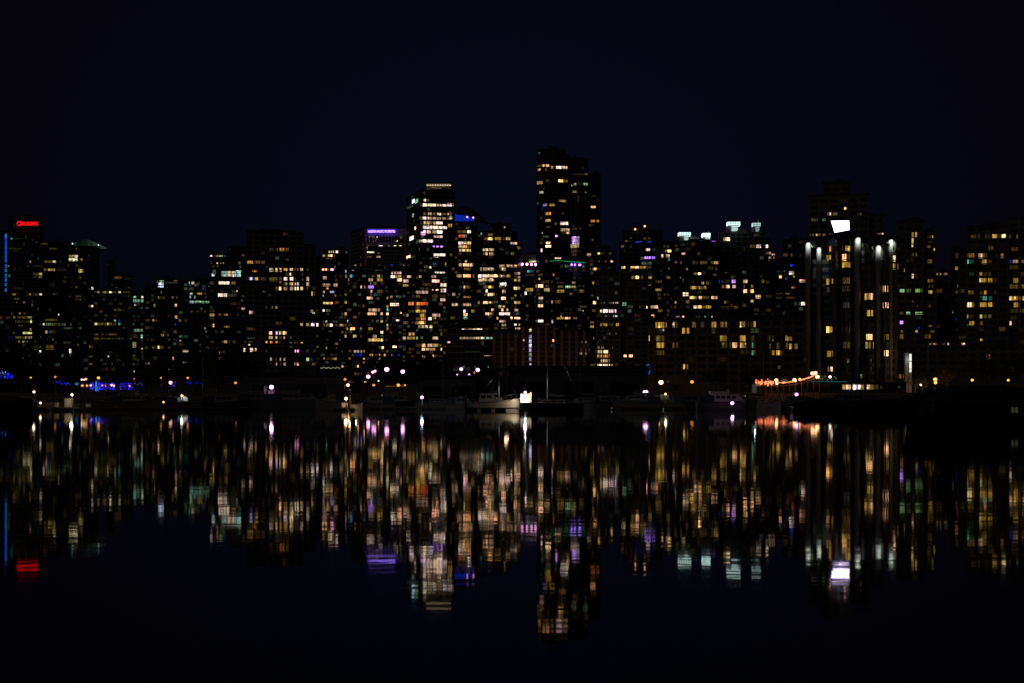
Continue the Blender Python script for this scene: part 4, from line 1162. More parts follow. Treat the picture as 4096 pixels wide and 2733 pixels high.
# glowing screen
m = MB(); Y = 645; q = [(3324, 884), (3396, 883), (3398, 920), (3339, 931)]
m.mesh([(PX(x, Y), Y, PZ(y, Y)) for x, y in q]+[(PX(x, Y), Y+.6, PZ(y, Y)) for x, y in q], [(4, 5, 6, 7), (0, 1, 5, 4), (1, 2, 6, 5), (2, 3, 7, 6), (3, 0, 4, 7)], 1)
m.poly([(PX(x, Y), Y-.01, PZ(y, Y)) for x, y in q], 0, (4.2, 3.4, 5.5, 1))
m.build('glowing_screen', [GP, MT['black']], b_scr['root'])
m = MB(); Y = 646.0
for x in (3335, 3390): m.box(PX(x, Y), PX(x, Y)+.3, Y, Y+4.2, PZ(905, Y), PZ(903, Y))
m.build('screen_bracket', MT['metal'], b_scr['root'])
# floodlit pillars
def light(name, kind, loc, energy, col, r=.15, rot=None, spot=None, parent=None):
    d = bpy.data.lights.new(name, kind); o = bpy.data.objects.new(name, d); scn.collection.objects.link(o)
    d.energy = energy; d.color = col; d.shadow_soft_size = r; o.location = loc
    if rot: o.rotation_euler = rot
    if spot: d.spot_size = math.radians(spot); d.spot_blend = .8
    if parent: o.parent = parent; o.location = Vector(loc)-parent.matrix_basis.translation
    return o
for x, yt, w in ((3233.5, 969, 15), (3277, 989, 13), (3432, 950, 17), (3515, 982, 16), (3565, 957, 14)):
    Y = 501.5; m = MB(); r = w/2*M(Y)*1.55; X = PX(x, Y)
    m.tube([(X, Y+.8, GZ), (X, Y+.8, PZ(yt+4, Y)), (X, Y+.8, PZ(yt, Y))], [r*.8, r, r*.9], 14); m.build('pillar', MT['conc'], b_pil['root'])
    light('floodlight', 'SPOT', (X, Y-2.2, PZ(yt-3, Y)), random.uniform(1200, 2000), (.85, 1, .88), .25, (math.radians(50), 0, 0), 64, b_pil['root'])
m = MB(); Y = 502.5
for x0, x1, y0, y1 in ((3241, 3264, 966, 990), (3418, 3436, 948, 978), (3548, 3556, 955, 982)): m.box(PX(x0, Y), PX(x1, Y), Y, Y+2, PZ(y1, Y), PZ(y0, Y))
m.build('roof_parapet', MT['pale'], b_pil['root'])
m = MB(); Y = 501.6
for yy in (985, 1017, 1049, 1081): m.box(PX(3312, Y), PX(3348, Y), Y-1.2, Y+.5, PZ(yy+2, Y), PZ(yy, Y)); m.box(PX(3312, Y), PX(3348, Y), Y-1.25, Y-1.2, PZ(yy-9, Y), PZ(yy-1, Y))
m.build('balconies', MT['pale'], b_pil['root'])
# upright white light tubes and the restaurant's teal roof edge
m = MB(); Y = 560
b_tub = b_pil
for y0, y1 in ((1417, 1443), (1448, 1475), (1478, 1489)): m.box(PX(3637, 499), PX(3644, 499), 499, 499.3, PZ(y1, 499), PZ(y0, 499), 0, (1.3, 1.35, 1.25, 1))
r_ = empty('light_column', (PX(3640, 499), 499, GZ)); tag(r_, 'upright white light tubes in three lengths on a dark post right of the floodlit pillar tower', 'light column')
for y0, y1 in ((1417, 1443), (1448, 1475), (1478, 1489)):
    m = MB(); m.box(PX(3637, 499), PX(3644, 499), 498.4, 498.7, PZ(y1, 499), PZ(y0, 499), 0, (1.1, 1.2, 1.05, 1)); m.build('light_tube', [GP], r_)
m = MB(); m.box(PX(3620, 499), PX(3636, 499), 499, 501, GZ, PZ(1412, 499)); m.box(PX(3636, 499), PX(3646, 499), 498.75, 499.2, GZ, PZ(1414, 499)); m.build('post', MT['conc'], r_)
light('tube_glow', 'POINT', (PX(3634, 499), 497.6, PZ(1440, 499)), 60, (.9, 1, .95), .3, parent=r_)

# ---------------------------------------------------------------- lamps
def lamp(name, label, cat, x, y, Y, kind, r, base=GZ, group=None, gain=1.0, glow=None, lean=0, style='post'):
    r *= 1.12; gain *= 1.6; X, Z = PX(x, Y), PZ(y, Y); root = empty(name, (X, Y, base)); tag(root, label, cat, group)
    m = MB(); m.tube([(X, Y+.25, base), (X, Y+.25, base+.5), (X, Y+.25, Z+r+.15), (X, Y+.05, Z+r+.3)], [.11, .08, .06, .05], 6); m.build('post', MT['metal'], root)
    m = MB(); m.tube([(X, Y, Z+r*.75), (X, Y, Z+r+.3)], [r*.95, r*.25], 8); m.build('lamp_hood', MT['metal'], root)
    m = MB(); c = PAL[kind]; m.ball((X, Y-.02, Z), r, 12, 8, 0, (c[0]*gain, c[1]*gain, c[2]*gain, 1), .9); m.build('lamp_globe', [GL], root)
    if glow: light('lamp_or_fill_light', 'POINT', (X, Y-r-.15, Z-.2), glow[0], glow[1], .2, parent=root)
    return root
SW = 'street lamps along the seawall'; OR = (1, .5, .15)
for x, y, k, r, ga, lab in [
    (123, 1511, 'O', .34, .9, 'leftmost small orange street lamp, alone above the dark boats'),
    (221, 1508, 'O', .36, .8, 'second orange street lamp from the left, over the start of the blue shrub lights'),
    (327, 1519, 'W', .30, .9, 'small white street lamp left of its white twin, above the blue lights'),
    (336, 1519, 'W', .28, .8, 'small white street lamp between a white lamp and an orange lamp'),
    (344, 1517, 'O', .42, 1.5, 'orange street lamp touching two small white lamps at left'),
    (394, 1512, 'O', .48, 1.8, 'bright orange street lamp standing above the cyan lit tree'),
    (329, 1543, 'O', .40, 1.4, 'low orange lamp left of the blue lit hedge'),
    (348, 1543, 'O', .38, 1.2, 'low orange lamp at the left end of the blue lit hedge'),
    (364, 1542, 'P', .40, 1.0, 'pinkish lamp at the left foot of the cyan lit tree'),
    (409, 1542, 'O', .34, 1.3, 'orange lamp right of the cyan lit tree'),
    (424, 1542, 'O', .32, 1.2, 'small orange lamp in the middle of the blue lit hedge'),
    (447, 1541, 'P', .44, 1.0, 'left lamp of the close bright pair in the blue lit hedge'),
    (455, 1543, 'P', .36, 1.0, 'right lamp of the close bright pair in the blue lit hedge'),
    (519, 1543, 'O', .42, 1.7, 'bright orange lamp at the right end of the blue lit hedge'),
    (537, 1516, 'O', .20, .8, 'tiny orange street lamp above the right end of the blue lit hedge'),
    (644, 1512, 'O', .28, 1.0, 'small orange street lamp left of the tall pink lamp'),
    (683, 1531, 'P', .58, 1.3, 'tall pink white lamp over a violet flicker, left quarter of the photo'),
    (751, 1512, 'O', .36, 1.2, 'orange street lamp midway along the dark shore at left'),
    (942, 1532, 'O', .42, 1.2, 'orange lamp low on the shore left of the white stern lamp'),
    (1380, 1518, 'O', .46, .9, 'dull orange street lamp above the pink lamp by the centre left dock'),
    (1392, 1541, 'P', .52, 1.3, 'pink white lamp directly above the fuel dock'),
    (1495, 1541, 'O', .46, .9, 'dull orange street lamp between the pavilion and the pink dock lamp'),
    (1593, 1541, 'O', .55, 1.5, 'bright orange lamp on the pavilion soffit'),
    (1620, 1541, 'O', .30, 1.2, 'small orange lamp at the right end of the pavilion soffit'),
    (1514, 1524, 'P', .24, 1.0, 'tiny pink lamp between the white lamps and the pavilion'),
    (2644, 1530, 'P', .72, 1.8, 'large pink white lamp lighting the brick apartment corner'),
    (2768, 1528, 'O', .56, 1.4, 'round orange lamp above the moored cruisers right of centre'),
    (3320, 1508, 'W', .46, 1.1, 'warm lamp on the restaurant roof terrace'),
    (3741, 1518, 'O', .62, 2.6, 'brightest orange street lamp at right, over the dark covered yacht'),
    (3742, 1531, 'O', .52, 2.4, 'lower orange lamp just beneath the brightest street lamp at right'),
    (3889, 1521, 'O', .46, 2.0, 'middle one of the three orange street lamps at far right'),
    (4033, 1521, 'O', .42, 2.0, 'rightmost orange street lamp')]:
    lamp('street_lamp', lab, 'street lamp', x, y, 474, k, r, GZ, SW, ga)
light('lamp_or_fill_light', 'POINT', (PX(2640, 540), 540, PZ(1535, 540)), 420, OR, .3)
light('lamp_or_fill_light', 'POINT', (PX(3745, 490), 492, PZ(1525, 490)), 700, OR, .3)
for x_ in (2030, 2150, 2280): light('lamp_or_fill_light', 'POINT', (PX(x_, 895), 892, PZ(1420, 895)), 850, (1, .62, .40), 2)  # added lights to brighten the hotel ribs; no lamp hangs here
for x, y, r, ga, lab in [
    (1381, 1507+26, .0, 1, None),
    (1473, 1507, .72, 1.7, 'purple white flood lamp, lowest of the cluster left of centre'),
    (1491, 1489, .48, 1.3, 'left one of two touching purple white lamps left of centre'),
    (1500, 1485, .46, 1.3, 'right one of two touching purple white lamps left of centre'),
    (1547, 1478, .85, 2.0, 'largest purple white flood lamp, highest of the cluster left of centre'),
    (1611, 1487, .76, 1.6, 'purple white flood lamp above the pavilion'),
    (1845, 1477, .62, 1.5, 'left purple white lamp above the dark boathouses'),
    (1911, 1480, .72, 1.8, 'right purple white lamp above the dark boathouses'),
    (1877, 1499, .36, 1.1, 'small white lamp on the boathouse roofline between two purple lamps'),
    (1829, 1499, .24, 1.0, 'tiny white lamp left of the small white lamp on the boathouse roofline')]:
    if lab: lamp('flood_lamp', lab, 'flood lamp', x, y, 560, 'M', r, GZ, 'purple white flood lamps on tall masts', ga)
lamp('signal_lamp', 'small red signal light below the right purple lamp', 'signal light', 1897, 1491, 558, 'R', .36)

# ---------------------------------------------------------------- lit shrubs and string lights
def fairy(name, label, x0, x1, y0, y1, Y, cols, n, r=.07, cat='lit shrub', tree=False):
    X0, X1, Z0, Z1 = PX(x0, Y), PX(x1, Y), PZ(y1, Y), PZ(y0, Y); cx = (X0+X1)/2; root = empty(name, (cx, Y, GZ)); tag(root, label, cat, 'shrubs hung with coloured lights')
    m = MB(); m.tube([(cx, Y, GZ), (cx, Y, (Z0+Z1)/2), (cx, Y, Z1-.1)], [.12, .08, .03], 6)
    for k in range(7):
        t = random.uniform(.3, .9); m.tube([(cx, Y, Z0+(Z1-Z0)*t), (cx+(X1-X0)*random.uniform(-.4, .4), Y+random.uniform(-.4, .4), Z0+(Z1-Z0)*min(1, t+.25))], [.05, .02], 4)
    m.build('stem', MT['bark'], root)
    m = MB()
    for k in range(160):
        x, z = random.uniform(X0, X1), random.uniform(Z0, Z1); y = Y+random.uniform(-.7, .7); a = random.uniform(0, 6); q = .16
        m.poly([(x-q*math.cos(a), y, z), (x, y-q, z-q*.6), (x+q*math.cos(a), y+.05, z+q*.3), (x, y+q*.5, z+q)])
    m.build('foliage', MT['leaf'], root)
    m = MB()
    for k in range(n):
        u, v = random.random(), random.random()
        if tree: u = .5+(random.random()-.5)*(1.05-v)*random.choice((.3, 1))
        c = random.choice(cols); g_ = random.uniform(.4, 1.5)
        m.ball((X0+(X1-X0)*u, Y-.75, Z0+(Z1-Z0)*v), r*random.uniform(.7, 1.4), 5, 4, 0, (c[0]*g_, c[1]*g_, c[2]*g_, 1))
    m.build('string_lights', [GP], root)
bl, cy, gr, vi, wh = (.03, .05, 3.0), (.03, .4, .9), (.02, .25, .06), (.3, .04, .9), (.9, .9, .6)
fairy('lit_shrub', 'blue, green and white lit shrub cut by the left edge of the photo', -8, 26, 1484, 1514, 472, [bl, bl, cy, gr, wh], 60)
fairy('lit_shrub', 'deep blue lit shrub second from the left edge', 26, 54, 1494, 1516, 472, [bl], 45)
fairy('lit_shrub', 'faint blue dotted shrub below the second orange lamp', 226, 250, 1525, 1540, 472, [bl], 12)
fairy('lit_shrub', 'faint green and blue dotted shrub right of the second orange lamp', 250, 282, 1530, 1542, 472, [gr, bl], 12)
fairy('lit_shrub', 'pale cyan streak of shrub lights left of the low orange lamps', 300, 316, 1531, 1541, 472, [cy], 14)
fairy('lit_tree', 'small cyan lit tree in the middle of the blue lit hedge', 378, 396, 1524, 1564, 473, [cy], 120, cat='lit tree', tree=True)
for x0, x1, lab in ((362, 378, 'deep blue lit shrub left of the cyan lit tree'), (396, 404, 'narrow deep blue lit shrub right of the cyan lit tree'), (406, 433, 'wide deep blue lit shrub between the cyan tree and the bright lamp pair'),
                    (437, 466, 'deep blue lit shrub behind the close bright lamp pair'), (478, 508, 'deep blue lit shrub left of the bright orange end lamp'), (512, 533, 'blue violet lit shrub around the bright orange end lamp')):
    fairy('lit_shrub', lab, x0, x1, 1531, 1560, 473.5, [bl, bl, bl, vi], 62 if x1 < 470 else 46)
fairy('lit_shrub', 'small blue and green specks right of the bright orange end lamp', 540, 576, 1530, 1544, 472, [bl, gr, vi], 14)
fairy('lit_shrub', 'blue streaks of shrub light below the tall pink lamp', 684, 704, 1528, 1549, 472, [bl, vi], 26)
fairy('lit_shrub', 'few blue specks on the shore between the pink and orange lamps', 750, 812, 1528, 1536, 472, [bl], 9)
fairy('lit_shrub', 'blue dots on the shore at the left edge of the brick apartments', 2586, 2600, 1458, 1500, 556, [bl, bl, cy], 30, .08)

# string of lights over the boathouse (thin wavy)
m = MB(); P = [(1283+i*1.55, 1472+2.4*math.sin(i*.55)+1.2*math.sin(i*1.9)) for i in range(50)]
for i, (x, y) in enumerate(P):
    c = (.35, .45, .35) if i < 20 else (.4, .36, .15); m.ball((PX(x, 470), 470, PZ(y, 470)), .05 if i % 3 else .10, 5, 4, 0, (*[v*1.5 for v in c], 1))
r_ = empty('string_lights', (PX(1320, 470), 470, GZ)); tag(r_, 'thin wavy string of tiny lights above the left boathouse roof', 'string lights')
m.build('bulbs', [GP], r_)
m = MB(); m.tube([(PX(x, 470), 470.05, PZ(y, 470)) for x, y in P], .015, 4); m.tube([(PX(1283, 470), 470.2, GZ), (PX(1283, 470), 470.2, PZ(1468, 470))], .08, 6); m.tube([(PX(1359, 470), 470.2, GZ), (PX(1359, 470), 470.2, PZ(1468, 470))], .08, 6); m.build('wire', MT['metal'], r_)

# peach string lights along the gangway rail
Y = 462; r_ = empty('string_lights', (PX(3150, Y), Y, 0)); tag(r_, 'thick peach string of lights sagging along the gangway left of the restaurant', 'string lights')
def rail_y(x): return 1531 if x < 3120 else 1531-(x-3120)*(x-3120)/(150*150)*33 if x < 3262 else 1492
m = MB(); pk = (2.8, .62, .28)
for i in range(330):
    x = random.uniform(3022, 3094) if i < 170 else random.uniform(3094, 3270)
    y = rail_y(x)+(random.gauss(0, 5.0)-.5 if x < 3094 else random.gauss(0, 1.4)); g_ = random.uniform(.6, 1.8)
    m.ball((PX(x, Y), Y+random.uniform(-.4, .4), PZ(y, Y)), .10*random.uniform(.7, 1.4), 5, 4, 0, (pk[0]*g_, pk[1]*g_, pk[2]*g_, 1))
for i in range(60):
    x, y = random.uniform(3125, 3150), random.uniform(1515, 1532); m.ball((PX(x, Y), Y, PZ(y, Y)), .04, 4, 3, 0, (.5, .45, .3, 1))
m.build('bulbs', [GP], r_)
m = MB(); m.tube([(PX(x, Y), Y+.1, PZ(rail_y(x)+1, Y)) for x in range(3022, 3272, 12)], .03, 4); m.build('wire', MT['metal'], r_)
for x, y, r, lab in ((3105, 1521, .55, 'peach globe lamp on the gangway, leftmost of its row'), (3107, 1535, .42, 'peach globe lamp hanging under the leftmost gangway lamp'), (3178, 1521, .62, 'peach globe lamp in the middle of the rising string lights'),
                     (3199, 1517, .32, 'small peach globe lamp right of the middle gangway lamp'), (3250, 1494, .60, 'left peach globe lamp at the top of the string lights'), (3262, 1492, .56, 'right peach globe lamp at the top of the string lights'), (3270, 1508, .62, 'peach globe lamp below the top of the string lights')):
    lamp('globe_lamp', lab, 'globe lamp', x, y, Y+.8, 'P', r, 0, 'peach globe lamps on the gangway', 1.15)
r_ = empty('gangway', (PX(3150, 464), 464, 0)); tag(r_, 'dark gangway carrying the peach string lights up to the restaurant', 'gangway')
m = MB(); Xs = [PX(x, 464) for x in range(3015, 3290, 15)]
for xa, xb, px in zip(Xs, Xs[1:], range(3015, 3290, 15)):
    za = PZ(rail_y(px)+10, 464); zb = PZ(rail_y(px+15)+10, 464)
    m.mesh([(xa, 464, za-.4), (xb, 464, zb-.4), (xb, 464, zb), (xa, 464, za), (xa, 467, za-.4), (xb, 467, zb-.4), (xb, 467, zb), (xa, 467, za)], [(0, 1, 2, 3), (3, 2, 6, 7), (5, 4, 7, 6), (4, 5, 1, 0)])
m.build('deck', MT['wood'], r_)
m = MB()
for x in range(3015, 3290, 24): m.tube([(PX(x, 464), 464.1, -2), (PX(x, 464), 464.1, PZ(rail_y(x), 464))], .12, 6)
m.build('rail_posts', MT['wood'], r_)
# restaurant details
m = MB(); Y = 478.5; m.box(PX(3254, Y), PX(3388, Y), Y, Y+6, PZ(1527.5, Y), PZ(1526, Y), 0, (.01, .10, .085, 1)); m.build('roof_edge_light', [GP], b_rst['root'])
m = MB(); m.box(PX(3250, Y), PX(3630, Y), Y-.6, Y+7, PZ(1533, Y), PZ(1529, Y)); m.build('roof_overhang', MT['roof'], b_rst['root'])
dots(b_rst, 'terrace_light', [(3283, 1515), (3290, 1519), (3310, 1521), (3327, 1519), (3338, 1508), (3345, 1514), (3300, 1505)], 478, .14, 'G', .8)

# ---------------------------------------------------------------- trees
def tree_mesh(seed, h, w, leaves, bare=False):
    random.seed(seed); t, c = MB(), MB(); tips = []
    t.tube([(0, 0, 0), (.1, 0, h*.25), (-.05, .1, h*.5), (.1, 0, h*.8)], [.3, .22, .16, .04], 8)
    for k in range(16):
        z0 = h*random.uniform(.25, .7); a = random.uniform(0, 6.28); l = w*random.uniform(.35, .6)
        p1 = Vector((l*.5*math.cos(a), l*.5*math.sin(a), z0+h*.10)); p2 = Vector((l*math.cos(a), l*math.sin(a), z0+h*random.uniform(.14, .28)))
        t.tube([(0, 0, z0), p1, p2], [.11, .07, .025], 5); tips += [p1, p2]
        for j in range(3):
            q = p2+Vector((random.gauss(0, w*.12), random.gauss(0, w*.12), random.uniform(0, h*.14))); t.tube([p1, q], [.04, .012], 4); tips.append(q)
    for k in range(leaves):
        b0 = random.choice(tips); s = w*.11; p = b0+Vector((random.gauss(0, s), random.gauss(0, s), random.gauss(0, s*.8)))
        a, q = random.uniform(0, 6.28), random.uniform(.10, .24); u = Vector((math.cos(a), math.sin(a), random.uniform(-.5, .5)))*q; v = Vector((-math.sin(a)*.6, math.cos(a)*.6, random.uniform(-.8, .8)))*q
        c.poly([p-u, p-v, p+u, p+v])
    return t, c
protos = []
for i, (h, w, lv) in enumerate(((8, 7, 2600), (10, 6, 2600), (7, 8, 2400), (8, 6, 350))):
    t, c = tree_mesh(30+i, h, w, lv)
    protos.append((t, c, h)); 
random.seed(11)
pm = []
def place_tree(k, x, ytop, Y, label, group):
    t, c, h = protos[k]
    base = GZ+.1; X = PX(x, Y); H = PZ(ytop, Y)-base; s = H/h/.98
    root = empty('tree', (X, Y, base)); tag(root, label, 'tree', group)
    if len(pm) <= k or pm[k] is None:
        while len(pm) <= k: pm.append(None)
        a = t.build('trunk', MT['bark'], None, (0, 0, 0)); b2 = c.build('crown', MT['leaf'], None, (0, 0, 0)); pm[k] = (a, b2); a.parent = root; b2.parent = root
    else:
        for q in pm[k]:
            n = q.copy(); scn.collection.objects.link(n); n.parent = root
    root.scale = (s*random.uniform(.9, 1.2), s, s); root.rotation_euler.z = random.uniform(0, 6.28)
TG = 'dark trees along the seawall'
for k, x, yt, Y, lab in [
    (0, 20, 1395, 500, 'dark tree at the left photo edge behind the blue lit shrubs'), (1, 75, 1430, 496, 'dark tree left of the leftmost orange lamp'),
    (2, 165, 1470, 497, 'dark tree between the two leftmost orange lamps'), (0, 270, 1476, 495, 'dark tree above the faint green shrub lights'),
    (1, 470, 1480, 498, 'dark tree behind the bright lamp pair of the blue hedge'), (2, 585, 1462, 496, 'dark tree right of the blue hedge'),
    (0, 700, 1440, 500, 'dark tree behind the tall pink lamp'), (1, 790, 1430, 505, 'dark tree right of the orange lamp at midway left'),
    (2, 870, 1436, 500, 'dark tree left of the low shore lamp'), (0, 940, 1428, 506, 'dark tree above the low orange shore lamp'),
    (1, 1385, 1478, 500, 'dark tree behind the dull orange lamp over the fuel dock'), (0, 1545, 1440, 620, 'rounded dark tree behind the largest purple lamp'),
    (2, 1585, 1436, 625, 'wide dark tree between the two big purple lamps'), (1, 1700, 1410, 640, 'tall dark tree left of the low glass block'),
    (2, 1740, 1440, 640, 'low dark tree right of the tall dark tree by the glass block'), (2, 2700, 1540, 478, 'low dark tree lit orange beside the large pink lamp'),
    (0, 2860, 1478, 500, 'dark tree left of the gangway lights'), (1, 3010, 1470, 500, 'dark tree behind the left end of the peach string lights'),
    (3, 3660, 1508, 490, 'bare tree lit from below right of the restaurant'), (3, 3690, 1512, 492, 'second bare tree lit from below right of the restaurant'),
    (3, 3790, 1470, 500, 'bare dark tree right of the brightest orange lamp'), (0, 3940, 1440, 505, 'dark tree between the middle and rightmost orange lamps'),
    (1, 4070, 1420, 500, 'dark tree at the right photo edge')]:
    place_tree(k, x, yt, Y, lab, TG)
light('lamp_or_fill_light', 'POINT', (PX(3684, 486), 486, GZ+.8), 260, (.95, .95, .6), .2)
lamp('bollard_light', 'upright white light between the two bare trees', 'bollard light', 3683, 1540, 484, 'W', .3, GZ, None, 1.5)

# ---------------------------------------------------------------- boathouses, docks
def boathouse(label, x0, x1, y0, y1, Y, eave, d=16):
    """y0, y1: roof height rows at the left and right end"""
    root = empty('boathouse', (PX((x0+x1)/2, Y), Y, 0)); tag(root, label, 'boathouse', 'dark boathouses on the water')
    X0, X1 = PX(x0, Y), PX(x1, Y); ze0, ze1 = PZ(y0, Y)-eave, PZ(y1, Y)-eave
    m = MB(); m.box(X0, X1, Y, Y+d, .3, min(ze0, ze1))
    for i in range(int((X1-X0)/3)): x = X0+1.5+3*i; m.box(x-.06, x+.06, Y-.08, Y-.003, .4, min(ze0, ze1)-.05)
    m.build('wall', MT['steel'], root)
    m = MB(); zr0, zr1 = PZ(y0, Y), PZ(y1, Y); e_ = .4
    n = 8
    for i in range(n):
        a, b2 = i/n, (i+1)/n
        f = lambda t: (Y-e_+(d+2*e_)*t, 4*t*(1-t)*eave)
        (ya, ha), (yb, hb) = f(a), f(b2)
        m.mesh([(X0-e_, ya, ze0+ha), (X1+e_, ya, ze1+ha), (X1+e_, yb, ze1+hb), (X0-e_, yb, ze0+hb), (X0-e_, ya, ze0+ha+.15), (X1+e_, ya, ze1+ha+.15), (X1+e_, yb, ze1+hb+.15), (X0-e_, yb, ze0+hb+.15)],
               [(3, 2, 1, 0), (4, 5, 6, 7), (0, 1, 5, 4), (1, 2, 6, 5), (2, 3, 7, 6), (3, 0, 4, 7)])
    m.build('roof', MT['roof'], root)
    m = MB(); m.box(X0-1, X1+1, Y-2, Y-.1, .05, .42); m.build('float', MT['wood'], root)
    for k in range(max(2, int((X1-X0)/9))):
        w = (X1-X0)/max(2, int((X1-X0)/9)); m = MB(); m.box(X0+w*k+w*.18, X0+w*k+w*.82, Y-.14, Y-.09, .45, min(ze0, ze1)*.72); m.build('door', MT['black'], root)
    return root
boathouse('long low dark boathouse at left, its flat roof just above the shore', 975, 1338, 1492, 1492, 300, .5)
boathouse('low dark boathouse left of the big boathouse, below the small roofline lamps', 1672, 1902, 1506, 1500, 292, .5)
boathouse('sloping roofed dark boathouse section left of the big boathouse', 1902, 2035, 1498, 1466, 302, .3)
boathouse('biggest dark boathouse across the centre, behind the lit white shed', 2035, 2592, 1464, 1464, 304, 1.2)
DK = 'dark floating docks'
def dock(label, x0, x1, Y, wdt=2.2, posts=()):
    root = empty('dock', (PX((x0+x1)/2, Y), Y, 0)); tag(root, label, 'dock', DK); X0, X1 = PX(x0, Y), PX(x1, Y)
    m = MB(); m.box(X0, X1, Y, Y+wdt, .34, .48)
    for i in range(int((X1-X0)/.6)): m.box(X0+.6*i+.02, X0+.6*i+.56, Y-.02, Y+wdt+.02, .485, .52)
    m.build('deck', MT['wood'], root); m = MB()
    for i in range(max(1, int((X1-X0)/2.4))): m.box(X0+2.4*i+.2, X0+2.4*i+2.0, Y+.2, Y+wdt-.2, -.3, .335)
    m.build('float', MT['black'], root); return root
def piling(label, x, Y, ytop, m_='wood', r=.2):
    root = empty('piling', (PX(x, Y), Y, 0)); tag(root, label, 'piling', 'mooring pilings'); X = PX(x, Y)
    m = MB(); m.tube([(X, Y, -3), (X+.03, Y, 1), (X, Y, PZ(ytop, Y))], [r*1.1, r, r*.92], 10); m.build('post', MT[m_], root)
    m = MB(); m.tube([(X, Y, PZ(ytop, Y)+.01), (X, Y, PZ(ytop, Y)+.25)], [r*1.15, .03], 10); m.build('cap', MT['white'], root)
dock('dark dock with a thin lit edge at far left', 215, 372, 240.5); dock('dock under the white dock box left of centre', 1330, 1412, 238.5)
dock('long dark dock in front of the lit white hull', 1860, 2090, 236.5, 1.6); dock('dark dock running along the left boats', 400, 985, 252); dock('dark dock under the right hand cruisers', 2480, 3120, 258)
dock('dark dock across the water left of the white hull', 1470, 1840, 256); dock('dark dock at the right of the tilted mast', 3140, 3560, 262)
piling('orange lit wooden piling beside the small white boat', 1400, 237.5, 1562, 'wood', .12)
piling('thick dark piling in front of the right hand cruiser', 2987, 205, 1548, 'wood', .22)
piling('slim pale piling on the far left dock beside the lit cabin', 293, 239.5, 1603, 'white', .10)
piling('dark piling at the left end of the lit hull dock', 1862, 236, 1588); piling('dark piling at the edge of the blue lit water left of the lit hull', 1672, 250, 1580)

# ---------------------------------------------------------------- boats
def hull_mb(L, Bm, H, sheer=.35, plumb=.0, mi=0):
    """bow towards +x, waterline at z 0"""
    m = MB(); ns, nr = 18, 7; vs = []
    for i in range(ns+1):
        t = i/ns; x = -L/2+L*t; wd = Bm/2*(1-max(0, (t-.45)/.55)**2.4)*(0.86+.14*min(1, t*3)); z1 = H*(1+sheer*max(0, t-.35)**1.6*2)
        for j in range(nr+1):
            s = j/nr; a = s*math.pi/2; yy = wd*math.sin(a)**.55*(.82+.18*s); zz = -.35+(z1+.35)*(1-math.cos(a)**.9) if s > 0 else -.35
            zz = -.35+(z1+.35)*s; yy = wd*(s**.42)*(.85+.15*s); xo = L*.10*s*max(0, t-.75)*4*(1-plumb)*.3
            vs.append((x+xo, yy, zz)); 
    n0 = len(vs); vs += [(x, -y, z) for x, y, z in vs]; fs = []
    for i in range(ns):
        for j in range(nr):
            a = i*(nr+1)+j; b_ = a+nr+1; fs.append((a, b_, b_+1, a+1)); fs.append((n0+a, n0+a+1, n0+b_+1, n0+b_))
        a, b_ = i*(nr+1)+nr, (i+1)*(nr+1)+nr; fs.append((a, b_, n0+b_, n0+a))
    fs.append(tuple(range(nr+1))[::-1]+tuple(n0+j for j in range(1, nr+1)))
    m.mesh(vs, fs, mi, None, False)
    return m
def xf(m, X, Y, ang, flip=1):
    c, s = math.cos(ang), math.sin(ang); m.v = [(X+flip*(x)*c-y*s, Y+flip*x*s+y*c, z) for x, y, z in m.v]; return m
BG = 'boats moored in the marina'
